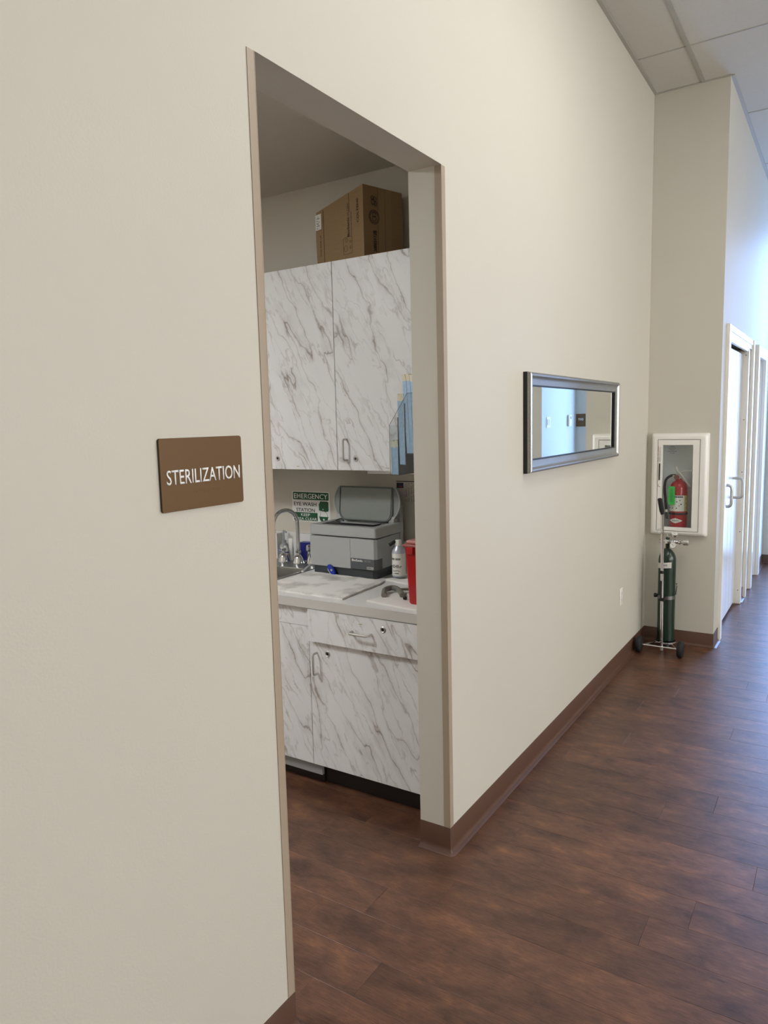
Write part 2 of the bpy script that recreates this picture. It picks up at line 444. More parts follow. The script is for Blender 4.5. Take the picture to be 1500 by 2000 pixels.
# ------------------------------------------------------------------ ceiling grid
cl = struct('ceiling', bx((-WT, YB, ZT+.03), (XR, YE, ZT+.13)), 'plenum_dark', smooth=False)
xl = [.012]+[.303+.61*k for k in range(10)]+[XR]
yl = [YB]+[4.735+1.255*k for k in range(-7, 4)]+[YE]
TROF = {(2, 6), (6, 7)}
tile_cache = {}
def tile(x0, x1, y0, y1):
    k = (round(x1-x0, 4), round(y1-y0, 4))
    o = None
    if k not in tile_cache:
        bm = bx((-k[0]/2, -k[1]/2, 0), (k[0]/2, k[1]/2, .016), .0015, 1)
        o = obj('ceiling_tile', bm, 'ceiling_tile', cl, local=True, smooth=False); tile_cache[k] = o.data
    else:
        o = bpy.data.objects.new('ceiling_tile', tile_cache[k]); COL.objects.link(o); o.parent = cl
    o.location = Vector(((x0+x1)/2, (y0+y1)/2, ZT+.004))-cl.location
TS = []
for i in range(len(xl)-1):
    for j in range(len(yl)-1):
        x0, x1, y0, y1 = xl[i], xl[i+1], yl[j], yl[j+1]
        if (i, j) in TROF: TS.append((x0, x1, y0, y1)); continue
        if y0 >= YW+.12 and x0 > XW: continue
        # cut round the alcove block
        if y0 < YA < y1 and x0 < XA:
            if x1 > XA:      # one tile notched round the corner
                a, b, c, d = x0+.003, x1-.003, y0+.003, y1-.003
                bm = prism(BM(), [(a, c), (b, c), (b, d), (XA+.012, d), (XA+.012, YA-.002), (a, YA-.002)], (0, 0, ZT+.004), X, Y, Z, .016)
                obj('ceiling_tile', bm, 'ceiling_tile', cl, smooth=False)
            else: tile(x0+.003, x1-.003, y0+.003, YA-.002)
            continue
        if y0 >= YA-.01 and x0 < XA:
            if x1 <= XA: continue
            x0 = XA+.009
        tile(x0+.003, x1-.003, y0+.003, y1-.003)
bm = BM()
for x in xl[1:-1]:
    y1 = YA if x < XA else (YE if x < XW else YW)
    box(bm, (x-.012, YB, ZT-.001), (x+.012, y1, ZT+.006))
obj('main_tee', bm, 'ceiling_tee', cl, smooth=False)
bm = BM()
for y in yl[1:-1]:
    box(bm, (.012 if y < YA else XA, y-.004, ZT+.0005), (XR if y < YW else XW, y+.004, ZT+.006))
obj('cross_tee', bm, 'ceiling_tee', cl, smooth=False)
bm = BM()
box(bm, (.0005, YB, ZT-.003), (.022, YA-.0005, ZT+.003)); box(bm, (.022, YA-.014, ZT-.002), (XA, YA-.0005, ZT+.003))
box(bm, (XA+.0005, YA, ZT-.003), (XA+.022, YE, ZT+.003))
obj('wall_angle', bm, 'ceiling_tee', cl, smooth=False)
for k, (x0, x1, y0, y1) in enumerate(TS):
    t = thing('ceiling_light', ('flat white ceiling light panel nearest the hall wall', 'flat white ceiling light panel over the open area near the windows')[k], 'ceiling light', ((x0+x1)/2, (y0+y1)/2, ZT), 'ceiling light panels over the open area')
    bm = BM()
    for a, b in (((x0+.013, y0+.006), (x0+.04, y1-.006)), ((x1-.04, y0+.006), (x1-.013, y1-.006)), ((x0+.04, y0+.006), (x1-.04, y0+.033)), ((x0+.04, y1-.033), (x1-.04, y1-.006))):
        box(bm, (*a, ZT-.003), (*b, ZT+.02))
    obj('frame', bm, 'white_paint', t, smooth=False)
    obj('diffuser', bx((x0+.04, y0+.033, ZT+.001), (x1-.04, y1-.033, ZT+.01)), 'lamp_diffuser', t, smooth=False)

# ------------------------------------------------------------------ plank floor
PW, PL = .1524, 1.2192
def plank_bm(bm, x0, x1, y0, y1, g=.0003, c=.0006):
    x0 += g; x1 -= g; y0 += g; y1 -= g
    lo = [bm.verts.new((x, y, -.004)) for x, y in ((x0, y0), (x1, y0), (x1, y1), (x0, y1))]
    mi = [bm.verts.new((x, y, -c*.6)) for x, y in ((x0, y0), (x1, y0), (x1, y1), (x0, y1))]
    to = [bm.verts.new((x, y, 0)) for x, y in ((x0+c, y0+c), (x1-c, y0+c), (x1-c, y1-c), (x0+c, y1-c))]
    bridge(bm, lo, mi); bridge(bm, mi, to); bm.faces.new(to)
def visible_floor(x0, x1, y0, y1):
    for i in range(5):
        for j in range(3):
            x, y = x0+(x1-x0)*i/4, y0+(y1-y0)*j/2
            if x < 0 and not (y > 1.2 and y < RY1): continue
            if y > YA and x < XA: continue
            if y > YW and x > XW: continue
            q = proj((x, y, 0))
            if q and -15 < q[0] < 1515 and -15 < q[1] < 2015:
                if x < 0:
                    s = (0-CAM.x)/(x-CAM.x); yy = CAM.y+(y-CAM.y)*s
                    if not (D0-.1 < yy < D1+.1): continue
                return True
    return False
rest = BM(); plank_me = {}; nvis = 0
y = 1.8-PW*40; row = 0
while y < YE:
    y0, y1 = max(y, YB), min(y+PW, YE)
    if y1-y0 > .01:
        x = RX0-(random.random()*PL)
        while x < XR:
            x0, x1 = max(x, RX0), min(x+PL, XR)
            if x1-x0 > .01 and not (y0 > RY1 and x1 < -.2) and not (y1 < RY0 and x1 < -.2) and not (y0 > YW+.12 and x0 > XW+.12):
                if visible_floor(x0, x1, y0, y1) and nvis < 300:
                    k = (round(x1-x0, 4), round(y1-y0, 4))
                    if k not in plank_me:
                        bm = BM(); plank_bm(bm, -k[0]/2, k[0]/2, -k[1]/2, k[1]/2)
                        o = obj('plank', bm, 'vinyl_plank', fl, local=True, smooth=False); plank_me[k] = o.data
                    else:
                        o = bpy.data.objects.new('plank', plank_me[k]); COL.objects.link(o); o.parent = fl
                    o.location = Vector(((x0+x1)/2, (y0+y1)/2, 0))-fl.location; nvis += 1
                else: plank_bm(rest, x0, x1, y0, y1)
            x += PL
    y += PW; row += 1
print('visible planks', nvis)
o = obj('plank_field', rest, 'vinyl_plank', fl, smooth=False); o['kind'] = 'stuff'

# ------------------------------------------------------------------ cove base
BH, BT, TOE = .100, .004, .024
def cove(path, outs, name):
    """path: floor points; outs: outward normals per point (mitred)"""
    prof = [(0.0003, BH), (BT*.7, BH), (BT, BH-.002), (BT, .024), (BT+.002, .014), (BT+.007, .007), (TOE-.003, .0035), (TOE, .0015), (TOE, .0003), (0.0003, .0003)]
    bm = BM(); rs = []
    for p, n in zip(path, outs):
        rs.append([bm.verts.new((p[0]+n[0]*d, p[1]+n[1]*d, h)) for d, h in prof])
    for a, b in zip(rs, rs[1:]): bridge(bm, a, b)
    bm.faces.new(rs[0][::-1]); bm.faces.new(rs[-1])
    return struct(name, bm, 'cove_rubber')
def arc_out(cx, cy, a0, a1, n=6):
    pts, ns = [], []
    for i in range(n+1):
        a = rad(a0+(a1-a0)*i/n); pts.append((cx, cy)); ns.append((cos(a), sin(a)))
    return pts, ns
ap, an = arc_out(0, D1, 270, 360)
ap2, an2 = arc_out(XA, YA, 270, 360)
cove([(-WT, D1)]+ap+[(0, YA-.0005)], [(0, -1)]+an+[(1, -1)], 'baseboard_left')
cove([(0, YA), *ap2, (XA, 5.468)], [(1, -1), *an2, (1, 0)], 'baseboard_alcove')
ap3, an3 = arc_out(0, D0, 0, 90)
cove([(0, YB)]+ap3+[(-WT, D0)], [(1, 0)]+an3+[(0, 1)], 'baseboard_near')
cove([(XA, 8.05), (XA, YE), (.53, YE)], [(1, 0), (1, -1), (0, -1)], 'baseboard_corridor')
cove([(XA, 6.70), (XA, 6.895)], [(1, 0), (1, 0)], 'baseboard_between')
cove([(1.48, YE), (XW, YE), (XW, YW)], [(0, -1), (-1, -1), (-1, 0)], 'baseboard_opposite')

# vinyl corner guards of the doorway
def guard(name, y, s):
    bm = BM(); G = .024; th = .002
    z0, z1 = BH+.001, DH-.002
    box(bm, (0.0003, y, z0), (th, y-s*G, z1)); box(bm, (-G, y+s*.0003, z0), (th, y+s*th, z1))
    cyl(bm, (.0006, y+s*.0006, z0), (.0006, y+s*.0006, z1), .0022, n=10)
    struct(name, bm, 'guard_vinyl')
guard('trim_1', D0, 1); guard('trim_2', D1, -1)

# ------------------------------------------------------------------ corridor doors
d1 = thing('door_1', 'white plank sliding door with two bent pull handles beyond the alcove corner', 'door', (XA, 6.1, 0))
del d1['category']; d1['kind'] = 'structure'
LX = XA-.030                       # face of the leaf
cuts = [5.560, 5.72, 5.90, 6.08, 6.26, 6.44, 6.636]
for a, b in zip(cuts, cuts[1:]):
    obj('plank', bx((LX-.035, a+.001, .022), (LX, b-.001, 2.085), .008, 1), 'door_paint', d1)
for y in (5.635, 6.28):
    h0, h1, ex = .945, 1.097, .072
    pts = [(LX, y, h1), (LX+ex*.55, y, h1), (LX+ex*.85, y, h1-.004), (LX+ex, y, h1-.024), (LX+ex, y, (h0+h1)/2), (LX+ex, y, h0+.024), (LX+ex*.85, y, h0+.004), (LX+ex*.55, y, h0), (LX, y, h0)]
    h = obj('pull_handle', tube(BM(), smooth_path(pts, 5), .0105, 12), 'nickel', d1, 'brushed nickel bent pull handle')
bm = BM()
box(bm, (XA-.12, 5.4785, 0), (XA+.018, 5.555, 2.206), .002, 1)
obj('jamb', bm, 'white_paint', d1)
bm = BM(); box(bm, (XA-.10, 6.645, .002), (XA+.016, 6.695, 2.115), .002, 1); jb = obj('jamb', bm, 'white_paint', d1)
for z in (.12, .62, 1.12, 1.55, 2.07):
    obj('screw', cyl(BM(), (XA-.006, 6.6455, z), (XA-.006, 6.6435, z), .004, n=10), 'lock_dark', jb)
obj('casing', bx((XA+.0005, 6.90, .002), (XA+.026, 6.975, 2.206), .002, 1), 'white_paint', d1)
obj('head_casing', bx((XA+.0005, 5.555, 2.165), (XA+.018, 6.90, 2.206), .002, 1), 'white_paint', d1)
obj('head_casing', bx((XA+.0005, 5.555, 2.130), (XA+.010, 6.90, 2.165), .001, 1), 'white_paint', d1)
obj('track_valance', bx((XA-.012, 5.556, 2.098), (XA+.012, 6.70, 2.128), .002, 1), 'white_paint', d1)

d2 = thing('door_2', 'white framed doorway farther down the corridor', 'door', (XA, 7.66, 0))
del d2['category']; d2['kind'] = 'structure'
obj('leaf', bx((XA-.115, 7.362, .015), (XA-.078, 7.95, 2.10), .002, 1), 'door_paint', d2)
obj('jamb', bx((XA-.119, 7.935, .002), (XA-.0005, 7.959, 2.119)), 'white_paint', d2)
obj('stop', bx((XA-.077, 7.922, .002), (XA-.04, 7.935, 2.10)), 'white_paint', d2)
obj('casing', bx((XA+.0005, 7.94, .002), (XA+.03, 8.04, 2.20), .002, 1), 'white_paint', d2)
obj('casing', bx((XA+.0005, 7.27, .002), (XA+.03, 7.37, 2.20), .002, 1), 'white_paint', d2)
obj('head_casing', bx((XA+.0005, 7.37, 2.10), (XA+.03, 7.94, 2.20), .002, 1), 'white_paint', d2)
cl2 = obj('door_closer', bx((XA-.076, 7.42, 2.04), (XA-.03, 7.60, 2.085), .004, 1), 'nickel', d2)

# glazed exit door at the end of the corridor
d3 = thing('door_3', 'glazed aluminium exit door at the end of the corridor', 'door', (1.0, YE, 0))
del d3['category']; d3['kind'] = 'structure'
bm = BM()
for x in (.582, 1.388): box(bm, (x, YE+.03, .002), (x+.04, YE+.08, 3.398))
box(bm, (.622, YE+.03, 2.25), (1.388, YE+.08, 2.298)); box(bm, (.622, YE+.03, .002), (1.388, YE+.08, .12)); box(bm, (.622, YE+.03, 3.35), (1.388, YE+.08, 3.398))
obj('door_frame', bm, 'frame_alu', d3)
obj('pane', bx((.622, YE+.052, .12), (1.388, YE+.058, 2.25)), 'clear_glass', d3, smooth=False)
obj('transom_pane', bx((.622, YE+.052, 2.298), (1.388, YE+.058, 3.35)), 'clear_glass', d3, smooth=False)
obj('push_bar', tube(BM(), [(.66, YE+.0, 1.0), (1.35, YE+.0, 1.0)], .012), 'nickel', d3)
struct('outside_paving', bx((-3, YE+.13, -.15), (6, YE+6, -.05)), 'outside_paving', smooth=False)

# ------------------------------------------------------------------ sterilization sign
def wall_sign(name, label, y0, y1, z0, z1, word, tw, th, tz):
    t = thing(name, label, 'sign', (0, (y0+y1)/2, z0))
    obj('backing', prism(BM(), rrect(y1-y0, z1-z0, .006), (.0005, (y0+y1)/2, (z0+z1)/2), Y, Z, X, .003), 'sign_edge', t)
    obj('face', prism(BM(), rrect(y1-y0-.0004, z1-z0-.0004, .006), (.0036, (y0+y1)/2, (z0+z1)/2), Y, Z, X, .0025), 'sign_bronze', t)
    return t
t = wall_sign('room_sign', 'brown bronze room sign with white STERILIZATION lettering beside the doorway', .992, 1.2285, 1.4265, 1.5785, '', 0, 0, 0)
text('STERILIZATION', (.0062, 1.1125, 1.4975), Y, Z, .212, .0305, 'letter_white', t, ext=.0012, bold=.004)
bm = BM()
for ci, ch in enumerate((0b1110, 0b101110, 0b1001, 0b111010, 0b1010, 0b111, 0b101010, 0b110101, 0b1, 0b11110, 0b1010, 0b10101, 0b11101)):
    for b in range(6):
        if ch >> b & 1:
            c = Vector((.0060, 1.078+ci*.0062+(b//3)*.0024, 1.4660-(b % 3)*.0024))
            lathe(bm, [(.0008, 0), (.0006, .0005), (0, .0008)], c, 6, X)
obj('braille', bm, 'sign_bronze', t)

# ------------------------------------------------------------------ wall mirror
m0, m1, mz0, mz1 = 2.963, 4.395, 1.365, 1.800
t = thing('wall_mirror', 'wide rectangular mirror in brushed pewter frame on cream wall', 'mirror', (0, (m0+m1)/2, mz0))
def rect_loop(inset, x):
    return [(x, m0+inset, mz0+inset), (x, m1-inset, mz0+inset), (x, m1-inset, mz1-inset), (x, m0+inset, mz1-inset)]
bk = BM(); FD = .030
prof = [(0.0, .0008), (0.0, .018), (.052, .018), (.052, .0008)]
def sweep(bm, prof):
    rs = [[bm.verts.new(p) for p in rect_loop(i, x)] for i, x in prof]
    for a, b in zip(rs, rs[1:]+rs[:1]): bridge(bm, a, b)
    return bm
obj('back_frame', sweep(BM(), prof), 'mirror_black', t)
prof = [(0.002, .0182), (0.0015, .026), (.004, .033), (.010, .0365), (.017, .0355), (.021, .031), (.024, .0275), (.034, .0245), (.046, .0225), (.054, .0225), (.054, .0182)]
# four mitred mouldings
for side in range(4):
    bm = BM(); rs = []
    for i, x in prof:
        L = rect_loop(i, x); rs.append([bm.verts.new(L[side]), bm.verts.new(L[(side+1) % 4])])
    for a, b in zip(rs, rs[1:]+rs[:1]): bm.faces.new((a[0], a[1], b[1], b[0]))
    bm.faces.new([r[0] for r in rs]); bm.faces.new([r[1] for r in rs][::-1])
    obj('moulding', bm, 'pewter_frame', t)
obj('inner_lip', sweep(BM(), [(.0542, .0195), (.0542, .0125), (.060, .0125), (.060, .0195)]), 'mirror_black', t)
obj('mirror_pane', bx((.009, m0+.0545, mz0+.0545), (.012, m1-.0545, mz1-.0545)), 'mirror_glass', t, smooth=False)

# ------------------------------------------------------------------ outlet
t = thing('wall_outlet', 'white double wall outlet low beside the alcove corner', 'outlet', (0, 4.617, .40))
obj('cover_plate', bx((.0005, 4.582, .402), (.0062, 4.652, .516), .0025), 'plate_ivory', t)
for z in (.436, .482):
    so = obj('socket', prism(BM(), rrect(.034, .029, .009), (.0062, 4.617, z), Y, Z, X, .0018), 'plate_ivory', t)
    bm = BM()
    for dy in (-.006, .006): box(bm, (.0078, 4.617+dy-.001, z-.002), (.0083, 4.617+dy+.001, z+.007))
    cyl(bm, (.0078, 4.617, z-.008), (.0083, 4.617, z-.008), .0022, n=8)
    obj('slots', bm, 'slot_dark', so)
obj('screw', cyl(BM(), (.006, 4.617, .459), (.0072, 4.617, .459), .003, n=10), 'nickel', t)

# ------------------------------------------------------------------ fire extinguisher cabinet
YF = YA-.050
o0 = at(1272, 847, 1, YF); o1 = at(1381, 1050, 1, YF)
cx0, cx1 = at(1270, 950, 1, YF).x, at(1382, 950, 1, YF).x
cz0, cz1 = at(1325, 1047, 1, YF).z, at(1325, 846, 1, YF).z
gx0, gx1 = at(1293, 950, 1, YF).x, at(1352, 950, 1, YF).x
gz0, gz1 = at(1323, 1030, 1, YF).z, at(1323, 869, 1, YF).z
qx0, qx1 = at(1283, 950, 1, YF).x, at(1366, 950, 1, YF).x
qz0, qz1 = at(1323, 1038, 1, YF).z, at(1323, 858, 1, YF).z
t = thing('extinguisher_cabinet', 'white wall cabinet with glazed door holding a red extinguisher', 'cabinet', ((cx0+cx1)/2, YA, cz0))
# surround with rolled edges
bm = BM()
def loop_xz(bm, x0, x1, z0, z1, y, r, seg=5):
    return [bm.verts.new(((x0+x1)/2+u, y, (z0+z1)/2+v)) for u, v in rrect(x1-x0, z1-z0, r, seg)]
prev = None
for ins, yy, r in ((0, YA-.0006, .012), (0, YA-.018, .012), (.003, YF+.020, .013), (.009, YF+.008, .016), (.019, YF+.001, .012), (.026, YF, .010)):
    L = loop_xz(bm, cx0+ins, cx1-ins, cz0+ins, cz1-ins, yy, r)
    if prev: bridge(bm, prev, L)
    prev = L
L = loop_xz(bm, qx0, qx1, qz0, qz1, YF, .002); bridge(bm, prev, L); L2 = loop_xz(bm, qx0, qx1, qz0, qz1, YF+.012, .002); bridge(bm, L, L2)
obj('surround', bm, 'cabinet_enamel', t)
# tub behind
bm = BM(); TB = YA+.112; e = .002
tx0, tx1, tz0, tz1 = FCX0+e, FCX1-e, FCZ0+e, FCZ1-e
box(bm, (tx0, TB-.003, tz0), (tx1, TB, tz1)); box(bm, (tx0, YF+.013, tz0), (tx0+.003, TB-.003, tz1)); box(bm, (tx1-.003, YF+.013, tz0), (tx1, TB-.003, tz1))
box(bm, (tx0+.003, YF+.013, tz0), (tx1-.003, TB-.003, tz0+.003)); box(bm, (tx0+.003, YF+.013, tz1-.003), (tx1-.003, TB-.003, tz1))
obj('tub', bm, 'cabinet_tub', t, smooth=False)
bm = BM()
box(bm, (qx0+.0035, YF+.0005, qz0+.0035), (gx0, YF+.012, qz1-.0035)); box(bm, (gx1, YF+.0005, qz0+.0035), (qx1-.0035, YF+.012, qz1-.0035))
box(bm, (gx0, YF+.0005, qz0+.0035), (gx1, YF+.012, gz0)); box(bm, (gx0, YF+.0005, gz1), (gx1, YF+.012, qz1-.0035))
dr = obj('door', bm, 'cabinet_enamel', t, smooth=False)
obj('pane', bx((gx0, YF+.006, gz0), (gx1, YF+.009, gz1)), 'clear_glass', dr, smooth=False)
bm = BM()
for k in range(60):
    z = qz0+.01+(qz1-qz0-.02)*k/59; box(bm, (qx1-.0045, YF-.0008, z-.0028), (qx1-.001, YF+.001, z+.0022))
obj('piano_hinge', bm, 'nickel', dr, smooth=False)
hx = at(1288, 930, 1, YF).x; hz0, hz1 = at(1288, 938, 1, YF).z, at(1288, 905, 1, YF).z
obj('pull_handle', bx((hx-.005, YF-.006, hz0), (hx+.004, YF+.002, hz1), .003, 1), 'black_plastic', dr, 'black plastic pull')
p = at(1287, 948, 1, YF)
obj('lock', lathe(BM(), [(.0085, 0), (.0085, .004), (.006, .006), (0, .006)], (p.x, YF, p.z), 16, -Y), 'chrome', dr)
ss = at(1287, 887, 1, YF)
text('PULL TO OPEN', (ss.x-.004, YF+.0002, ss.z), Z, -X, .10, .0075, 'letter_red', dr, ext=.0004)
text('BREAK IF LOCKED PULL', (ss.x+.007, YF+.0002, ss.z), Z, -X, .10, .0075, 'letter_grey', dr, ext=.0004)
q = at(1313, 878, 1, YF+.005)
for k, (ww, tx) in enumerate(((.03, 'NOTICE'), (.045, 'IN CASE OF FIRE'), (.03, 'OPEN DOOR'), (.06, 'USE EXTINGUISHER'), (.03, 'AT ONCE'))):
    text(tx, (q.x, YF+.0058, q.z+.020-k*.011), X, Z, ww, .005, 'letter_black', dr, ext=.0003)

# fire extinguisher inside
ex, ey = (at(1307, 1000, 1, 5.315).x+at(1342, 1000, 1, 5.315).x)/2, 5.318
ez0 = FCZ0+.006; ez1 = at(1325, 938, 1, ey).z; er = .057
t = thing('fire_extinguisher', 'red fire extinguisher with green tag behind the cabinet glass', 'extinguisher', (ex, ey, ez0))
H = ez1-ez0
obj('cylinder', lathe(BM(), [(er-.006, 0), (er, .006), (er, H-.05), (er-.006, H-.028), (er-.02, H-.010), (.022, H), (.017, H+.012), (0, H+.012)], (ex, ey, ez0)), 'red_enamel', t)
def wrap(name, m, z0, z1, a0, a1, r, par):
    bm = BM(); n = 16; A, B = [], []
    for i in range(n+1):
        a = rad(a0+(a1-a0)*i/n)
        for (lst, z) in ((A, z0), (B, z1)): lst.append(bm.verts.new((ex+r*cos(a), ey+r*sin(a), z)))
    for i in range(n): bm.faces.new((A[i], A[i+1], B[i+1], B[i]))
    return obj(name, bm, m, par)
lz1, lz0 = at(1325, 968, 1, ey-er).z, at(1325, 999, 1, ey-er).z
lb = wrap('label', 'label_white', lz0, lz1, 185, 320, er+.0006, t)
wrap('label_edge', 'label_yellow', lz0, lz1, 320, 350, er+.0006, t)
def wpt(a, z, d=.0012): return Vector((ex+(er+d)*cos(rad(a)), ey+(er+d)*sin(rad(a)), z))
for a, z, s in ((215, .2, .008), (240, .2, .008), (268, .2, .008), (290, .7, .007), (297, .45, .009), (270, .6, .008), (285, .35, .006), (335, .2, .006), (335, .5, .006), (335, .8, .006)):
    zc = lz0+(lz1-lz0)*z; c = wpt(a, zc); tn = Vector((-sin(rad(a)), cos(rad(a)), 0)); nn = Vector((cos(rad(a)), sin(rad(a)), 0))
    obj('pictogram', prism(BM(), [(-s/2, -s/2), (s*.1, -s*.6), (s/2, -s*.1), (s*.2, s*.6), (-s*.3, s*.5)], c, tn, Z, nn, .0004), 'letter_black', lb, smooth=False)
bm = BM()
for a in range(232, 312, 12):
    c = wpt(a, lz1-.010); tn = Vector((-sin(rad(a)), cos(rad(a)), 0)); nn = Vector((cos(rad(a)), sin(rad(a)), 0))
    prism(bm, [(-.0055, -.004), (.0055, -.004), (.0055, .004), (-.0055, .004)], c, tn, Z, nn, .0004)
obj('lettering', bm, 'letter_black', lb, smooth=False)
bz = at(1325, 1004, 1, ey-er).z
obj('strap', lathe(BM(), [(er+.0005, -.007), (er+.003, -.007), (er+.003, .007), (er+.0005, .007)], (ex, ey, bz)), 'black_rubber', t)
# diamond badge
dz = at(1320, 1017, 1, ey-er).z; bm = BM(); A = 262
badge = [(-.046, 0), (-.01, .016), (0, .018), (.01, .016), (.046, 0), (.01, -.016), (0, -.018), (-.01, -.016)]
A_, B_ = [], []
for k in range(17):
    u = -.046+.092*k/16; hv_ = .018*(1-abs(u)/.046)**.8+.0003
    A_.append(bm.verts.new(wpt(A+math.degrees(u/er), dz-hv_, .0009))); B_.append(bm.verts.new(wpt(A+math.degrees(u/er), dz+hv_, .0009)))
for k in range(16): bm.faces.new((A_[k], A_[k+1], B_[k+1], B_[k]))
bd = obj('badge', bm, 'label_white', t, 'white diamond maker badge')
bm = BM()
for k in range(7):
    a = A-20+k*6.6; c = wpt(a, dz, .0016); tn = Vector((-sin(rad(a)), cos(rad(a)), 0)); nn = Vector((cos(rad(a)), sin(rad(a)), 0))
    prism(bm, [(-.0022, -.0035), (.0022, -.0035), (.0022, .0035), (-.0022, .0035)], c, tn, Z, nn, .0003)
obj('lettering', bm, 'letter_grey', bd, smooth=False)
vz = ez0+H+.010
obj('valve', lathe(BM(), [(.013, -.005), (.015, .004), (.015, .02), (.018, .024), (.018, .032), (.008, .036), (0, .036)], (ex-.004, ey, vz), 16), 'cast_alu', t)
g = obj('gauge', lathe(BM(), [(.017, 0), (.017, .012), (.014, .015), (0, .014)], (ex-.012, ey-.014, vz+.012), 18, -Y), 'gauge_rust', t)
bm = BM()
prism(bm, [(-.012, -.003), (.012, -.006), (.012, .003), (-.010, .012)], (ex, ey-.01, vz+.036), X, Z, Y, .02)
tube(bm, [(ex, ey, vz+.040), (ex+.035, ey-.004, vz+.052), (ex+.088, ey-.01, vz+.058)], [.008, .0065, .0065], 8)
obj('carry_handle', bm, 'cast_alu', t)
bm = BM()
tube(bm, [(ex-.020, ey-.012, vz+.082), (ex-.004, ey-.012, vz+.050), (ex+.02, ey-.012, vz+.026), (ex+.074, ey-.014, vz-.052)], [.014, .011, .010, .007], 8)
obj('squeeze_lever', bm, 'cast_alu', t)
hp = [(ex-.014, ey, vz+.022), (ex-.05, ey-.006, vz+.022), (ex-.082, ey-.018, vz-.008), (ex-.088, ey-.026, vz-.07), (ex-.080, ey-.03, vz-.14), (ex-.073, ey-.03, bz+.015)]
obj('hose', tube(BM(), smooth_path(hp, 6), .0085, 12), 'black_rubber', t)
obj('ferrule', cyl(BM(), (ex-.022, ey, vz+.022), (ex-.042, ey-.004, vz+.0225), .0095, n=14), 'cast_alu', t)
hn = obj('nozzle', cyl(BM(), (ex-.073, ey-.03, bz+.010), (ex-.068, ey-.03, bz-.040), .0085, .0105, 14), 'black_rubber', t)
obj('nozzle_collar', cyl(BM(), (ex-.0745, ey-.03, bz+.026), (ex-.073, ey-.03, bz+.008), .0105, n=14), 'cast_alu', hn)
tw0, tw1 = at(1305, 970, 1, ey-er-.006), at(1318, 970, 1, ey-er-.006)
tz1_, tz0_ = at(1311, 950, 1, ey-er-.006).z, at(1311, 986, 1, ey-er-.006).z
tg = obj('inspection_tag', prism(BM(), rrect(tw1.x-tw0.x, tz1_-tz0_, .004, 3), ((tw0.x+tw1.x)/2, ey-er-.006, (tz0_+tz1_)/2), X, Z, -Y, .0008), 'tag_green', t, 'bright green paper inspection tag')
bm = BM(); xm = (tw0.x+tw1.x)/2
for k in range(9):
    z = tz1_-.020-k*.0105; wd = .014+.004*((k*7) % 3)
    box(bm, (xm-wd/2, ey-er-.0072, z), (xm+wd/2, ey-er-.0068, z+.003))
obj('lettering', bm, 'sign_green', tg, smooth=False)

# ------------------------------------------------------------------ oxygen cylinder on its cart
TX, TY = .172, 5.165
TR = .057
ttop = at(1300, 1071, 1, TY).z; tb = .050
t = thing('oxygen_cylinder', 'dark green gas cylinder with chrome regulator standing on wheeled cart', 'gas cylinder', (TX, TY, tb))
HH = ttop-tb
obj('tank', lathe(BM(), [(TR-.006, 0), (TR, .006), (TR, HH-.075), (TR-.003, HH-.055), (TR-.012, HH-.032), (TR-.026, HH-.013), (.020, HH), (.0, HH)], (TX, TY, tb)), 'tank_green', t)
zt = tb+HH
vb = obj('valve_post', lathe(BM(), [(.014, -.004), (.014, .03), (.011, .034), (.011, .055), (.014, .058), (.014, .075), (.008, .082), (0, .082)], (TX, TY, zt), 16), 'tank_green', t)
rg = obj('regulator', bx((TX-.016, TY-.022, zt+.036), (TX+.022, TY+.018, zt+.066), .006), 'chrome', t)
rzc = zt+.050
obj('tee_screw', tube(BM(), [(TX-.016, TY-.004, rzc), (TX-.05, TY-.004, rzc)], .005, 8), 'chrome', rg)
obj('tee_bar', tube(BM(), [(TX-.052, TY-.004, rzc+.014), (TX-.052, TY-.004, rzc-.014)], .0045, 8), 'chrome', rg)
body = BM(); lathe(body, [(.012, 0), (.016, .006), (.016, .03), (.012, .036), (.012, .05), (.018, .054), (.018, .062), (.010, .066), (.010, .075)], (TX+.022, TY-.006, rzc), 16, X)
obj('regulator_body', body, 'chrome', rg)
kb = BM(); lathe(kb, [(.010, 0), (.0195, .003), (.021, .01), (.021, .032), (.018, .038), (0, .038)], (TX+.097, TY-.006, rzc+.001), 14, X)
obj('flow_knob', kb, 'nickel', rg)
obj('outlet_nipple', lathe(BM(), [(.006, 0), (.006, .02), (.009, .022), (.009, .03), (.004, .036), (0, .036)], (TX+.004, TY-.004, rzc+.016), 12), 'chrome', rg)
def gauge(c, axis, r):
    g = obj('pressure_gauge', lathe(BM(), [(r*.5, -.01), (r, 0), (r, .016), (r*.9, .018), (r*.86, .0155)], c, 20, axis), 'chrome', rg)
    ax = Vector(axis).normalized()
    obj('dial', lathe(BM(), [(r*.86, .0156), (0, .0157)], c, 20, axis), 'label_white', g)
    x, y = frame_of(ax); b = BM()
    prism(b, [(-.0012, -.004), (.0012, -.004), (.0005, r*.65), (-.0005, r*.65)], Vector(c)+ax*.0158, (x+y).normalized(), (y-x).normalized(), ax, .0006)
    obj('needle', b, 'letter_black', g)
gauge((TX+.040, TY-.026, rzc-.020), (.15, -1, .1), .021)
obj('gauge_stem', cyl(BM(), (TX+.044, TY-.006, rzc+.012), (TX+.044, TY-.006, rzc+.032), .006, n=10), 'chrome', rg)
gauge((TX+.044, TY-.006, rzc+.044), (.2, -.5, 1), .022)
lb = BM(); n = 10; A, B = [], []
lz = at(1303, 1107, 1, TY-TR).z
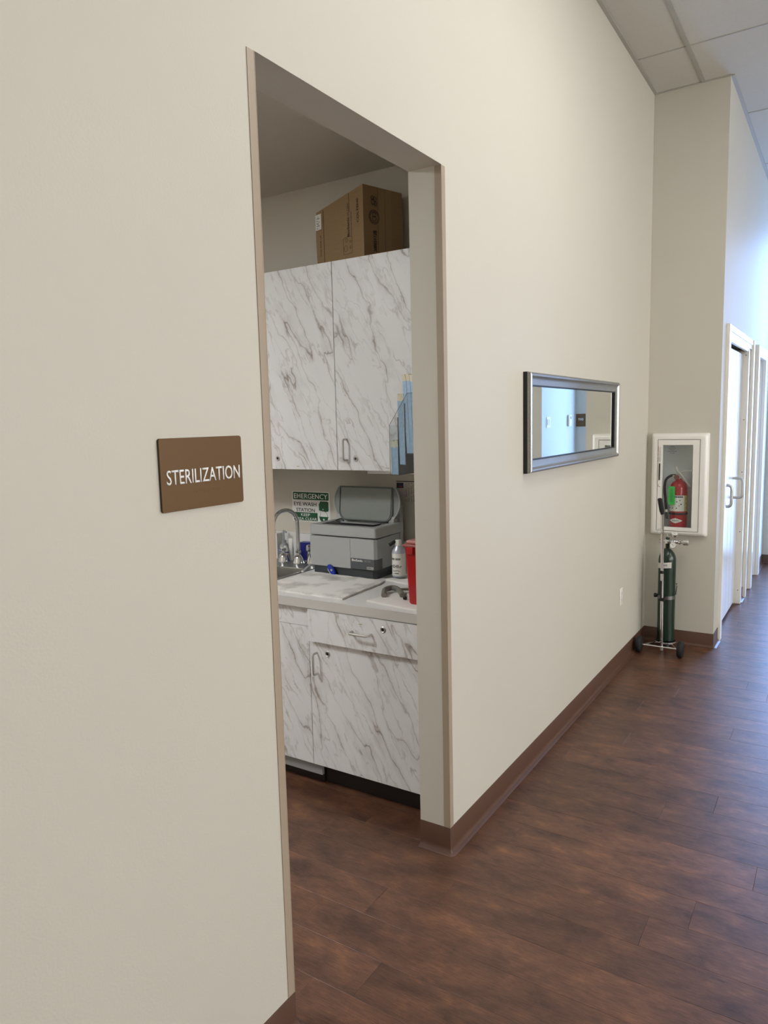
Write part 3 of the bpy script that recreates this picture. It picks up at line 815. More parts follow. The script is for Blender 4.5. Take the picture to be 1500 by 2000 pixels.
for i in range(n+1):
    a = rad(180+(305-180)*i/n); rr = TR+.001+(.010 if i == n else .002 if i == n-1 else 0)
    A.append(lb.verts.new((TX+rr*cos(a), TY+rr*sin(a), lz-.022+.014*i/n))); B.append(lb.verts.new((TX+rr*cos(a), TY+rr*sin(a), lz+.014+.018*i/n)))
for i in range(n): lb.faces.new((A[i], A[i+1], B[i+1], B[i]))
ll = obj('label', lb, 'label_white', t, 'white paper label peeling at one corner')
b = BM()
for k in range(5):
    a = rad(245+k*8); c = Vector((TX+(TR+.002)*cos(a), TY+(TR+.002)*sin(a), lz+.006+k*.001)); prism(b, [(-.002, -.006), (.002, -.006), (.002, .006), (-.002, .006)], c, (-sin(a), cos(a), 0), Z, (cos(a), sin(a), 0), .0003)
obj('lettering', b, 'letter_grey', ll, smooth=False)

PX, PY = .168, 5.060
AXY, AXZ, WR = 4.965, .056, .056
t = thing('cylinder_cart', 'two-wheeled chrome cart with black grip carrying the green cylinder', 'cart', (PX, PY, 0))
ph = at(1294, 1004, 1, PY)
pole_top = Vector((ph.x, PY, ph.z))
obj('pole', tube(BM(), [(PX, PY, .022), pole_top], .0105, 14), 'chrome', t)
obj('foot_cap', lathe(BM(), [(.006, 0.001), (.012, .004), (.012, .02), (.010, .024), (0, .024)], (PX, PY, 0), 14), 'nickel', t)
gt = at(1290, 973, 1, PY)
gp = [(pole_top.x, PY, pole_top.z-.02), (pole_top.x-.001, PY, pole_top.z+.005), (gt.x, PY-.02, gt.z)]
gr = BM(); tube(gr, [(pole_top.x-.0005, PY, pole_top.z-.004), (pole_top.x-.004, PY-.005, pole_top.z+.022), (gt.x, PY-.022, gt.z-.004), (gt.x, PY-.023, gt.z)], [.010, .0150, .0150, .010], 14)
obj('hand_grip', gr, 'black_rubber', t, 'black rubber hand grip')
obj('axle', tube(BM(), [(.055, AXY, AXZ), (.292, AXY, AXZ)], .0055, 10), 'chrome', t)
for sx in (-1, 1):
    ax0 = .041 if sx < 0 else .306
    wv = BM(); lathe(wv, [(.012, -.018), (WR-.012, -.018), (WR-.004, -.014), (WR, -.006), (WR, .006), (WR-.004, .014), (WR-.012, .018), (.012, .018)], (ax0, AXY, AXZ+.001), 28, X)
    wh = obj('wheel', wv, 'black_rubber', t)
    obj('hub', lathe(BM(), [(.0, -.021), (.016, -.020), (.016, .020), (0, .021)], (ax0, AXY, AXZ+.001), 18, X), 'black_plastic', wh)
    obj('brace', tube(BM(), [(ax0-sx*.03, AXY+.004, AXZ), (TX+sx*.045, TY-.02, .036)], .005, 8), 'chrome', t)
bm = BM(); lathe(bm, [(TR+.012, .0), (TR+.016, .003), (TR+.016, .008), (TR+.012, .011)], (TX, TY, .036), 30)
obj('base_ring', bm, 'chrome', t)
obj('base_plate', lathe(BM(), [(TR+.010, 0), (TR+.010, .006), (0, .006)], (TX, TY, .043), 28), 'black_plastic', t)
obj('base_support', lathe(BM(), [(.030, .001), (.036, .006), (.030, .042), (0, .042)], (TX, TY, 0), 18), 'black_plastic', t)
zc = at(1300, 1168, 1, TY-TR).z
obj('clamp_band', lathe(BM(), [(TR+.0008, -.012), (TR+.003, -.012), (TR+.003, .012), (TR+.0008, .012)], (TX, TY, zc), 28), 'steel', t)
bm = BM(); box(bm, (PX-.012, PY-.012, zc-.012), (PX+.012, TY-TR-.001, zc+.012), .002, 1); obj('clamp_bracket', bm, 'black_plastic', t)
kb = BM(); lathe(kb, [(.0, 0), (.014, .002), (.016, .01), (.012, .022), (0, .024)], (TX-TR-.024, TY-.012, zc+.003), 10, (1, 0, 0)); obj('clamp_knob', kb, 'black_plastic', t)
obj('strap_slide', bx((PX-.016, PY-.014, zc-.01), (PX-.006, PY+.006, zc+.13), .002, 1), 'black_plastic', t)
obj('prop_stand', tube(BM(), smooth_path([(TX+TR+.006, TY-.01, zc+.02), (TX+TR+.011, TY-.01, zc+.075), (TX+TR+.013, TY-.005, zc+.092), (TX+TR+.004, TY+.004, zc+.093)], 4), .0045, 8), 'chrome', t)
zk = at(1290, 1117, 1, PY).z
obj('pole_collar', lathe(BM(), [(.0105, -.01), (.0150, -.01), (.0150, .01), (.0105, .01)], (PX+(pole_top.x-PX)*.7, PY, zk), 14), 'black_plastic', t)
zr = at(1291, 1036, 1, PY).z
obj('split_ring', tube(BM(), [(pole_top.x-.012+.016*cos(a), PY-.012, zr-.004+.018*sin(a)) for a in [2*pi*i/16 for i in range(16)]], .0018, 6, True), 'nickel', t)

# ------------------------------------------------------------------ cabinets of the side room
ZC, YC = .864, 2.350            # counter top height, its front edge
YL = 2.372                      # base cabinet door face
YU = 2.765                      # upper cabinet door face
def cab_handle(p0, p1, out, par, r=.0048):
    p0, p1, out = Vector(p0), Vector(p1), Vector(out); d = (p1-p0).normalized()
    pts = [p0, p0+out*.7, p0+out*.93+d*.004, p0+out+d*.012, (p0+p1)/2+out, p1+out-d*.012, p1+out*.93-d*.004, p1+out*.7, p1]
    return obj('handle', tube(BM(), smooth_path(pts, 4), r, 10), 'nickel', par, 'brushed nickel bow handle')
def cab_lock(x, y, z, par):
    lk = obj('lock', lathe(BM(), [(.0135, 0), (.0135, .002), (.0105, .004), (.0085, .0025), (.0, .0025)], (x, y, z), 18, -Y), 'nickel', par)
    obj('keyhole', lathe(BM(), [(.0060, .0026), (.0060, .0034), (0, .0036)], (x, y, z), 14, -Y), 'lock_dark', lk)
def sticker(u, v, y, wd, ht, txt, par):
    p = at(u, v, 1, y)
    s = obj('label_sticker', prism(BM(), rrect(wd, ht, .002, 2), (p.x, y-.0002, p.z), X, Z, -Y, .0004), 'label_white', par)
    text(txt, (p.x, y-.0008, p.z), X, Z, wd*.7, ht*.45, 'letter_black', s, ext=.0002)

# upper cabinet
uz0, uz1 = 1.382, 2.335
t = thing('upper_cabinet', 'white marble-pattern wall cabinet with two tall doors above the counter', 'cabinet', (-.85, 2.95, uz0))
bm = BM(); ux0, ux1 = -1.80, -.1275
box(bm, (ux0, YU+.021, uz0+.003), (ux1, RY1-.001, uz0+.02)); box(bm, (ux0, YU+.021, uz1-.02), (ux1, RY1-.001, uz1-.002))
box(bm, (ux0, RY1-.012, uz0+.02), (ux1, RY1-.001, uz1-.02))
for x in (ux0, -1.329, -.853, ux1-.018): box(bm, (x, YU+.021, uz0+.02), (x+.018, RY1-.012, uz1-.02))
obj('carcass', bm, 'laminate_white', t, smooth=False)
xs = at(653, 700, 1, YU).x; dw = .474
for k, (a, b) in enumerate(((-1.80, xs-dw-.0015), (xs-dw+.0015, xs-.0015), (xs+.0015, xs+dw), (xs+dw+.003, -.1285))):
    d = obj('door', bx((a, YU, uz0), (b, YU+.0195, uz1), .0008, 1), 'marble_laminate', t)
    if k == 1:
        p = at(543, 895, 1, YU); cab_lock(p.x, YU, p.z, d)
        cab_handle((p.x-.065, YU, p.z-.004), (p.x-.065, YU, p.z+.096), (0, -.03, 0), d)
        sticker(583, 911, YU, .022, .012, 'Dirty', d)
    if k == 2:
        p0, p1 = at(678, 898, 1, YU), at(678, 858, 1, YU)
        cab_handle(p0, (p0.x, YU, p1.z), (0, -.03, 0), d)
        p = at(695, 896, 1, YU); cab_lock(p.x, YU, p.z, d)
        sticker(757, 914, YU, .028, .013, 'Clean', d); sticker(757, 920, YU, .026, .009, 'items', d)
obj('light_strip', bx((-.70, YU+.03, uz0-.016), (-.20, YU+.09, uz0+.002), .002, 1), 'laminate_white', t)

# cardboard box on top
cb = thing('cardboard_box', 'brown cardboard shipping box with black print on top of the wall cabinet', 'box', (0, 0, 0), rz=rad(-17))
P = at(708, 359, 1, 2.83); P.z = 0
LFW = .362; RTW = .235; BHT = at(708, 359, 1, 2.83).z-uz1+.001
cb.location = (P.x, P.y, uz1-.0005)
# local frame: near vertical edge at origin, left face along -X, right face along +Y
bm = BM()
A = [bm.verts.new(v) for v in ((0, 0, 0), (-LFW, 0, 0), (-LFW, RTW, 0), (0, RTW, 0))]
def ring_at(z, e=0): return [bm.verts.new(v) for v in ((e, -e, z), (-LFW-e, -e, z), (-LFW-e, RTW+e, z), (e, RTW+e, z))]
B = ring_at(BHT*.5, .003); C_ = ring_at(BHT-.0)
C_[1].co.z -= .045; C_[2].co.z -= .02
bridge(bm, A, B); bridge(bm, B, C_); bm.faces.new(A[::-1]); bm.faces.new(C_)
bmesh.ops.bevel(bm, geom=[e for e in bm.edges if e.is_manifold and e.calc_face_angle() > .6], offset=.004, segments=2, affect='EDGES')
obj('carton', bm, 'cardboard', cb, local=True)
e = .0036
obj('tape', bx((.0030, RTW*.36, .002), (.0040, RTW*.70, BHT-.004)), 'tape_tan', cb, local=True, smooth=False)
obj('flap_seam', bx((.0040, RTW*.53, .004), (.0044, RTW*.535, BHT-.006)), 'rough_dark', cb, local=True, smooth=False)
obj('flap_seam', bx((-LFW*.83, -.0040, .004), (-LFW*.825, -.0030, BHT-.046)), 'rough_dark', cb, local=True, smooth=False)
obj('flap_seam', bx((-.100, -.0040, BHT-.10), (-.0985, -.0030, BHT-.018)), 'rough_dark', cb, local=True, smooth=False)
fO = lambda u, v: (u, -.0036, v)
text('COLTENE', fO(-.037, BHT*.68), Z, -X, .105, .014, 'letter_brown', cb, ext=.0003, local=True, bold=.01)
text('BioSonic', fO(-.108, BHT*.50), Z, -X, .085, .016, 'letter_brown', cb, ext=.0003, local=True, bold=.02)
text('UC125H', fO(-.108, BHT*.73), Z, -X, .055, .012, 'letter_brown', cb, ext=.0003, local=True)
text('Ultrasonic Cleaner', fO(-.086, BHT*.53), Z, -X, .11, .007, 'letter_brown', cb, ext=.0003, local=True)
text('THIS SIDE UP', fO(-LFW*.90, BHT*.37), Z, -X, .10, .009, 'letter_brown', cb, ext=.0003, local=True)
for c, wd, ht, r in (((-.115, BHT*.255), .066, .075, .008), ((-.130, BHT*.22), .026, .026, .012), ((-.122, BHT*.33), .016, .016, .007), ((-.095, BHT*.22), .008, .012, .003), ((-.095, BHT*.30), .008, .010, .003)):
    pts = [Vector((c[0]+u, -.0036, c[1]+v)) for u, v in rrect(wd, ht, r, 4)]
    obj('printed_icon', tube(BM(), pts, .0006, 4, True), 'letter_brown', cb, local=True)
fR = lambda u, v: (.0035, u, v)
text('30003112B', fR(RTW*.27, BHT*.27), Z, -Y, .092, .018, 'letter_black', cb, ext=.0003, local=True, bold=.03)
for c, r in (((RTW*.26, BHT*.59), .030), ((RTW*.26, BHT*.59), .024), ((RTW*.26, BHT*.62), .010), ((RTW*.26, BHT*.57), .011), ((RTW*.24, BHT*.79), .012), ((RTW*.28, BHT*.83), .010), ((RTW*.22, BHT*.84), .008), ((RTW*.30, BHT*.77), .008)):
    pts = [Vector((.0036, c[0]+r*cos(2*pi*i/18), c[1]+r*sin(2*pi*i/18))) for i in range(18)]
    obj('printed_icon', tube(BM(), pts, .0012, 4, True), 'letter_black', cb, local=True)
sl = obj('shipping_label', bx((-LFW-.001, -.0048, BHT-.130), (-LFW+.046, -.0036, BHT-.058)), 'label_white', cb, local=True, smooth=False)
bm = BM()
for k in range(10): box(bm, (-LFW+.008+(k % 2)*.016, -.0051, BHT-.124+k*.0058), (-LFW+.018+(k % 3)*.007, -.0048, BHT-.1215+k*.0058))
obj('lettering', bm, 'letter_black', sl, local=True, smooth=False)

# base cabinet with drawer
bz0, bzt = .112, .824
t = thing('base_cabinet', 'marble-pattern base cabinet with pulled-out drawer and one door', 'cabinet', (-.43, 2.7, 0))
xd = -.741
bm = BM()
box(bm, (xd+.006, YL+.021, bz0+.002), (xd+.024, RY1-.002, bzt)); box(bm, (-.146, YL+.021, bz0+.002), (-.128, RY1-.002, bzt)); box(bm, (xd+.024, YL+.021, bz0+.002), (-.146, RY1-.002, bz0+.02)); box(bm, (xd+.024, YL+.021, .66), (-.146, RY1-.002, .675))
obj('carcass', bm, 'laminate_white', t, smooth=False)
obj('toe_kick', bx((xd+.006, 2.452, .0005), (-.128, 2.468, bz0)), 'kick_dark', t, smooth=False)
drw = obj('drawer', bx((xd+.014, YL-.022, .681), (-.13, YL-.0025, .8205), .0008, 1), 'marble_laminate', t)
obj('drawer_edge', bx((xd+.014, YL-.0225, .8206), (-.13, YL-.0020, .8216)), 'laminate_white', drw, smooth=False)
bm = BM(); box(bm, (xd+.05, YL-.0024, .70), (xd+.062, 2.85, .80)); box(bm, (-.19, YL-.0024, .70), (-.178, 2.85, .80)); box(bm, (xd+.062, YL-.0024, .70), (-.19, 2.85, .71))
obj('drawer_box', bm, 'laminate_white', drw, smooth=False)
yd = YL-.022
p0, p1 = at(688, 1233, 1, yd), at(725, 1237, 1, yd)
cab_handle((p0.x, yd, p0.z), (p1.x, yd, p0.z), (0, -.03, -.003), drw)
p = at(748, 1230, 1, yd); cab_lock(p.x, yd, p.z, drw)
sticker(704, 1219, yd, .026, .010, 'supplies', drw)
dr = obj('door', bx((xd+.0015, YL, bz0+.004), (-.13, YL+.0195, .679), .0008, 1), 'marble_laminate', t)
p0, p1 = at(621, 1315, 1, YL), at(621, 1275, 1, YL)
cab_handle((p0.x, YL, p0.z), (p0.x, YL, p1.z), (0, -.03, 0), dr)
p = at(640, 1277, 1, YL); cab_lock(p.x, YL, p.z, dr)
sticker(717, 1277, YL, .030, .009, 'trays', dr)

# sink base cabinet
t = thing('sink_cabinet', 'marble-pattern sink base cabinet with false drawer front left of the base cabinet', 'cabinet', (-1.25, 2.7, 0))
sx0, sx1 = -1.80, xd-.0015
bm = BM()
box(bm, (sx0, YL+.021, bz0+.002), (sx0+.018, RY1-.002, bzt)); box(bm, (sx1-.012, YL+.021, bz0+.002), (sx1+.004, RY1-.002, bzt)); box(bm, (sx0+.018, YL+.021, bz0+.002), (sx1-.012, RY1-.002, bz0+.02))
obj('carcass', bm, 'laminate_white', t, smooth=False)
zl = at(575, 1219, 1, YL).z
obj('false_front', bx((sx0, YL, zl+.001), (sx1, YL+.0195, bzt), .0008, 1), 'marble_laminate', t)
obj('door', bx((-1.268, YL, bz0+.004), (sx1, YL+.0195, zl-.001), .0008, 1), 'marble_laminate', t)
obj('door', bx((sx0, YL, bz0+.004), (-1.271, YL+.0195, zl-.001), .0008, 1), 'marble_laminate', t)
obj('toe_kick', bx((sx0, 2.440, .0005), (sx1+.004, 2.456, bz0)), 'kick_dark', t, smooth=False)
obj('skirt', bx((sx0, YL+.022, bz0-.052), (sx1+.030, YL+.036, bz0+.0015)), 'kick_grey', t, smooth=False)

# countertop with the sink cut-out
SX0, SX1, SY0, SY1 = -1.66, -1.105, 2.44, 2.985
t = thing('countertop', 'white laminate countertop with square front edge', 'countertop', (-.96, 2.72, bzt))
bm = BM()
box(bm, (sx0, YC+.0012, bzt+.002), (SX0, RY1-.001, ZC)); box(bm, (SX1, YC+.0012, bzt+.002), (-.1275, RY1-.001, ZC))
box(bm, (SX0, YC+.0012, bzt+.002), (SX1, SY0, ZC)); box(bm, (SX0, SY1, bzt+.002), (SX1, RY1-.001, ZC))
obj('top', bm, 'laminate_white', t, smooth=False)
obj('front_edge', bx((sx0, YC, bzt+.001), (-.1275, YC+.0012, ZC-.0002)), 'laminate_edge', t, smooth=False)
tag(obj('backsplash', bx((sx0, RY1-.020, ZC+.0008), (-.1275, RY1-.001, 1.005), .001, 1), 'laminate_white'), 'low white backsplash strip along the wall behind the counter', 'backsplash')

# sink
t = thing('sink', 'stainless steel sink set into the countertop', 'sink', ((SX0+SX1)/2, (SY0+SY1)/2, ZC-.2))
bm = BM(); e = .003; BY1 = 2.835
def lp(x0, x1, y0, y1, z, r): return [bm.verts.new(((x0+x1)/2+u, (y0+y1)/2+v, z)) for u, v in rrect(x1-x0, y1-y0, r, 4)]
L0 = lp(SX0-.012, SX1+.012, SY0-.012, SY1+.012, ZC+.0006, .012)
L1 = lp(SX0-.010, SX1+.010, SY0-.010, SY1+.010, ZC+.004, .010)
L2 = lp(SX0+.02, SX1-.012, SY0+.02, BY1, ZC+.003, .03)
L3 = lp(SX0+.022, SX1-.014, SY0+.022, BY1-.002, ZC-.004, .03)
L4 = lp(SX0+.03, SX1-.02, SY0+.03, BY1-.01, ZC-.17, .04)
for a, b in ((L0, L1), (L1, L2), (L2, L3), (L3, L4)): bridge(bm, a, b)
bm.faces.new(L4)
obj('basin', bm, 'steel', t)
obj('rim_edge', tube(BM(), [(SX0+.05, BY1+.001, ZC+.0035), (SX1-.03, BY1+.001, ZC+.0035)], .002, 8), 'nickel', t)
obj('drain', lathe(BM(), [(.04, 0), (.04, .003), (.03, .001), (0, .001)], (-1.40, 2.64, ZC-.170), 20), 'chrome', t)

# faucet
DZ = ZC+.0042
fb = at(584, 1100, 2, DZ); fx, fy = fb.x, fb.y+.0
t = thing('gooseneck_faucet', 'chrome gooseneck faucet with bell bases on the sink deck', 'faucet', (fx, fy, DZ))
bell = [(.033, 0), (.033, .005), (.0295, .014), (.027, .026), (.022, .038), (.014, .045), (.011, .048)]
obj('spout_base', lathe(BM(), bell+[(.010, .054), (.0155, .058), (.0155, .065), (.010, .072), (0, .072)], (fx, fy, DZ), 24), 'chrome', t)
ztop = at(560, 996, 1, fy-.06).z
rr = .077; zs = ztop-rr
dirv = Vector((-.25, -.97, 0)).normalized()
pts = [Vector((fx, fy, DZ+.055)), Vector((fx, fy, (DZ+zs)/2+.02)), Vector((fx, fy, zs))]
for i in range(1, 13):
    a = pi*i/12; pts.append(Vector((fx, fy, zs))+dirv*(rr-rr*cos(a))+Z*(rr*sin(a)))
pts.append(pts[-1]-Z*.012)
obj('spout', tube(BM(), pts, .0108, 14), 'chrome', t)
obj('aerator', lathe(BM(), [(.0108, 0), (.0128, -.002), (.0128, -.022), (.009, -.024), (0, -.024)], pts[-1], 16), 'chrome', t)
for s in (-1, 1):
    hx_ = fx+s*.102
    hv = obj('valve', lathe(BM(), bell+[(.010, .060), (.013, .064), (.013, .074), (0, .078)], (hx_, fy, DZ), 24), 'chrome', t)
    obj('lever', tube(BM(), smooth_path([(hx_, fy, DZ+.068), (hx_+.012, fy-.02, DZ+.077), (hx_+.024, fy-.045, DZ+.084)], 4), .0055, 8), 'chrome', hv)
t = thing('side_sprayer', 'chrome side sprayer head in front of the blue bin by the cleaner', 'sprayer', (fx+.10, fy+.062, DZ))
sp = at(604, 1073, 1, fy+.03)
obj('sprayer_body', lathe(BM(), [(.020, 0), (.016, .01), (.011, .03), (.011, sp.z-DZ-.005), (.014, sp.z-DZ), (0, sp.z-DZ+.004)], (sp.x, sp.y, DZ), 16), 'chrome', t)
obj('sprayer_head', lathe(BM(), [(.010, -.018), (.017, -.012), (.020, .004), (.018, .012), (0, .013)], (sp.x, sp.y, sp.z+.006), 16, (-.5, -.8, .1)), 'chrome', t)

# ultrasonic cleaner
UX0, UX1, UY0, UY1 = -1.048, -.660, 2.790, 3.040
t = thing('ultrasonic_cleaner', 'light grey ultrasonic cleaner with its lid standing open on the counter', 'cleaning machine', ((UX0+UX1)/2, (UY0+UY1)/2, ZC))
def plan(bm, ins, z0, z1, ch=.016, x0=UX0, x1=UX1, y0=UY0, y1=UY1):
    pl = [(x0+ins, y0+ins), (x1-ch-ins, y0+ins), (x1-ins, y0+ch+ins), (x1-ins, y1-ins), (x0+ins, y1-ins)]
    return prism(bm, pl, (0, 0, z0), X, Y, Z, z1-z0)
obj('base', plan(BM(), .012, ZC, .912), 'unit_base', t)
for sx in (UX0+.05, UX1-.05): obj('foot', lathe(BM(), [(.012, 0.0005), (.012, .006), (0, .006)], (sx, UY0+.04, ZC-.0002), 12), 'black_rubber', t)
xb = -.807
lo = BM()
prism(lo, [(UX0, UY0), (xb-.0008, UY0), (xb-.0008, UY1), (UX0, UY1)], (0, 0, .908), X, Y, Z, .147); obj('front_panel', lo, 'unit_grey', t)
lo = BM(); prism(lo, [(xb+.0008, UY0), (UX1-.012, UY0), (UX1, UY0+.012), (UX1, UY0+.055), (xb+.0008, UY0+.055)], (0, 0, .9605), X, Y, Z, .0945); obj('front_panel', lo, 'unit_grey', t)
lo = BM(); prism(lo, [(xb+.0008, UY0), (UX1-.012, UY0), (UX1, UY0+.012), (UX1, UY0+.055), (xb+.0008, UY0+.055)], (0, 0, .909), X, Y, Z, .051); bd = obj('name_band', lo, 'unit_band', t)
lo = BM(); prism(lo, [(xb+.002, UY0+.0555), (UX1-.004, UY0+.0555), (UX1-.014, UY1-.006), (xb+.002, UY1-.006)], (0, 0, .908), X, Y, Z, .147); obj('side_panel', lo, 'unit_grey', t)
text('BioSonic', (xb+.039, UY0-.0001, .951), X, Z, .062, .0115, 'letter_white', bd, bold=.02, ext=.0004)
text('UC125', (xb+.097, UY0-.0001, .951), X, Z, .036, .0095, 'kick_grey', bd, ext=.0004)
text('COLTENE', (xb+.112, UY0-.0001, .921), X, Z, .038, .007, 'letter_white', bd, bold=.02, ext=.0004)
text('WHALEDENT', (xb+.112, UY0-.0001, .9135), X, Z, .038, .005, 'letter_white', bd, ext=.0004)
obj('shadow_gap', plan(BM(), .018, .904, 1.062), 'unit_base', t)
# upper housing: rim with a tank opening
ub = BM(); z0, z1 = 1.0605, 1.110
def ul(ins, z, r): return [ub.verts.new(((UX0+UX1)/2+u, (UY0+UY1)/2+v, z)) for u, v in rrect(UX1-UX0-2*ins+.004, UY1-UY0-2*ins+.004, r, 4)]
ls = [ul(.004, z0, .010), ul(0, z0+.003, .012), ul(0, z1-.004, .012), ul(.003, z1, .012), ul(.040, z1, .02), ul(.042, z1-.006, .02), ul(.048, z1-.07, .02)]
for a, b in zip(ls, ls[1:]): bridge(ub, a, b)
ub.faces.new(ls[-1]); ub.faces.new(ls[0][::-1])
obj('housing', ub, 'unit_grey', t)
obj('tank_opening', bx((UX0+.05, UY0+.05, z1-.02), (UX1-.05, UY1-.05, z1-.0155), .002, 1), 'black_plastic', t)
obj('rim_clip', tube(BM(), smooth_path([(UX1-.055, UY0+.06, z1+.004), (UX1-.035, UY0+.09, z1+.006), (UX1-.045, UY0+.12, z1+.004)], 4), .003, 6), 'black_plastic', t)
obj('rim_clip', tube(BM(), smooth_path([(UX0+.10, UY0+.15, z1+.003), (UX0+.07, UY0+.17, z1+.010), (UX0+.05, UY0+.15, z1+.003)], 4), .003, 6), 'black_plastic', t)
for s in (0, 1):
    hb = BM()
    x = UX0+.02 if s == 0 else UX1-.052
    box(hb, (x, UY1-.055, z1-.002), (x+.034, UY1-.006, z1+.030), .004)
    obj('hinge_block', hb, 'unit_grey', t)
obj('rear_column', bx((UX1-.05, UY1-.012, .912), (UX1-.008, UY1+.020, z1+.080), .004), 'unit_grey', t)
# open lid, leaning back slightly
LYc = 3.000; lx0, lx1, lzb, lzt = UX0+.002, UX1+.012, z1+.006, 1.281
tl = .10
LU, LV = X, Vector((0, sin(tl), cos(tl))); LN = LU.cross(LV)
lw, lh = lx1-lx0, (lzt-lzb)/cos(tl); LO = Vector(((lx0+lx1)/2, LYc+.012, (lzb+lzt)/2))
def barrel(w, h, bulge, r=.0):
    pts = []
    for i in range(9): tt = -1+2*i/8; pts.append((w/2-bulge*tt*tt, tt*h/2))
    for i in range(9): tt = 1-2*i/8; pts.append((-w/2+bulge*tt*tt, tt*h/2))
    return pts
ld = obj('lid', prism(BM(), barrel(lw, lh*.93, .028), LO+LV*lh*.035, LU, LV, LN, .016), 'unit_lid', t)
obj('lid_rim', tube(BM(), [LO+LV*lh*.035+LU*u+LV*v+LN*.016 for u, v in barrel(lw-.004, lh*.93-.004, .028)], .0035, 8, True), 'unit_grey', ld)
poly = []
wI, hI = lw*.76, lh*.99
for u, v in rrect(wI, hI, .045, 6): poly.append((u, v if v < 0 else min(v, hI*.47)))
lp_ = [(wI/2, hI*.46), (-wI/2, hI*.46)]+[(u, v) for u, v in rrect(wI, hI, .040, 6) if v < 0]
obj('lid_plate', prism(BM(), lp_, LO+LN*.0165, LU, LV, LN, .007), 'unit_lid', ld)
obj('lid_groove', tube(BM(), [LO+LN*.020+LU*u+LV*v for u, v in [(a*(wI+.012)/wI, b*(hI+.006)/hI) for a, b in lp_]], .0055, 8, True), 'unit_groove', ld)

# towels
def towel(name, label, corners, m, th=.009, nx=26, ny=18, seed=1, wav=.004):
    rnd = random.Random(seed); c = [Vector((a, b, 0)) for a, b in corners]
    from mathutils import noise
    bm = BM(); up, dn = [], []
    for j in range(ny+1):
        ru, rd = [], []
        for i in range(nx+1):
            s, tt = i/nx, j/ny
            p = (c[0]*(1-s)+c[1]*s)*(1-tt)+(c[3]*(1-s)+c[2]*s)*tt
            eg = min(s, 1-s, tt, 1-tt)
            wob = noise.noise((s*9+seed, tt*9, .3))
            if eg < .001:
                p = p+Vector((wob*wav*1.6, noise.noise((s*11, tt*11+seed, 2))*wav*1.6, 0))
            h = th+abs(wob)*wav*.7+.006*max(0, 1-eg*16)
            ru.append(bm.verts.new((p.x, p.y, ZC+h*(0.55 if eg < .001 else 1)))); rd.append(bm.verts.new((p.x, p.y, ZC+.0006)))
        up.append(ru); dn.append(rd)
    for j in range(ny):
        for i in range(nx):
            bm.faces.new((up[j][i], up[j][i+1], up[j+1][i+1], up[j+1][i])); bm.faces.new((dn[j][i], dn[j+1][i], dn[j+1][i+1], dn[j][i+1]))
    for i in range(nx):
        bm.faces.new((dn[0][i], dn[0][i+1], up[0][i+1], up[0][i])); bm.faces.new((dn[ny][i+1], dn[ny][i], up[ny][i], up[ny][i+1]))
    for j in range(ny):
        bm.faces.new((dn[j+1][0], dn[j][0], up[j][0], up[j+1][0])); bm.faces.new((dn[j][nx], dn[j+1][nx], up[j+1][nx], up[j][nx]))
    o = obj(name, bm, m); return tag(o, label, 'towel', 'towels on the counter')
def c2(u, v): p = at(u, v, 2, ZC+.004); return p.x, p.y
tl_ = c2(604, 1117); tr_ = (-.598, 2.770); br_ = c2(668, 1171); 
towel('counter_towel', 'large stained white terry towel in front of the grey cleaner', [(-1.075, 2.405), br_, tr_, (tl_[0]+.015, 2.793)], 'towel_stained', seed=3)
a = c2(716, 1174); b = c2(812, 1193)
towel('counter_towel', 'white towel lying under the red container near the counter edge', [a, (-.155, 2.375), (-.155, 2.60), (-.425, 2.60)], 'towel_white', seed=5, nx=16, ny=12)
a = c2(741, 1129)
towel('counter_towel', 'small folded white towel at the foot of the spray can', [(-.610, 2.800), (-.36, 2.735), (-.30, 2.97), (-.56, 3.02)], 'towel_white', th=.010, seed=8, nx=14, ny=12)

# spray can
bc = at(779, 1130, 2, ZC+.0145); by = bc.y+.028; bxx = at(779, 1100, 1, by).x
zb = ZC+.0185; zt_ = at(779, 1054, 1, by).z; ht = zt_-zb
t = thing('spray_can', 'silver spray can with white label and white cap beside the cleaner', 'spray can', (bxx, by, zb))
R0 = .031
obj('can', lathe(BM(), [(R0-.003, 0), (R0, .003), (R0, ht*.66), (R0-.002, ht*.72), (R0-.010, ht*.80), (.016, ht*.845), (0, ht*.845)], (bxx, by, zb), 26), 'can_silver', t)
lbz0, lbz1 = zb+ht*.05, zb+ht*.64
sv = (ex, ey, er); ex, ey, er = bxx, by, R0
lb = wrap('label', 'label_white', lbz0, lbz1, 150, 390, R0+.0006, t)
ex, ey, er = sv
def curved_lines(cx, cy, R, rows, par, m):
    bm = BM()
    for z, a0, a1, hh in rows:
        n = max(2, int((a1-a0)/7))
        for i in range(n):
            if (i*5+int(z*1000)) % 7 == 3: continue
            a = rad(a0+(a1-a0)*(i+.5)/n); wd = R*rad((a1-a0)/n)*.42
            prism(bm, [(-wd, -hh/2), (wd, -hh/2), (wd, hh/2), (-wd, hh/2)], (cx+R*cos(a), cy+R*sin(a), z), (-sin(a), cos(a), 0), Z, (cos(a), sin(a), 0), .0003)
    return obj('lettering', bm, m, par, smooth=False)
hL = lbz1-lbz0
curved_lines(bxx, by, R0+.0009, [(lbz0+hL*.76, 215, 315, .009)], lb, 'tray_grey')
curved_lines(bxx, by, R0+.0009, [(lbz0+hL*.48, 245, 300, .003), (lbz0+hL*.43, 225, 325, .003), (lbz0+hL*.38, 235, 320, .003), (lbz0+hL*.24, 245, 300, .002), (lbz0+hL*.20, 238, 312, .002), (lbz0+hL*.10, 248, 300, .004)], lb, 'letter_black')
obj('cap', lathe(BM(), [(.0165, 0), (.0165, ht*.10), (.0135, ht*.15), (0, ht*.155)], (bxx, by, zb+ht*.845), 20), 'white_plastic', t)
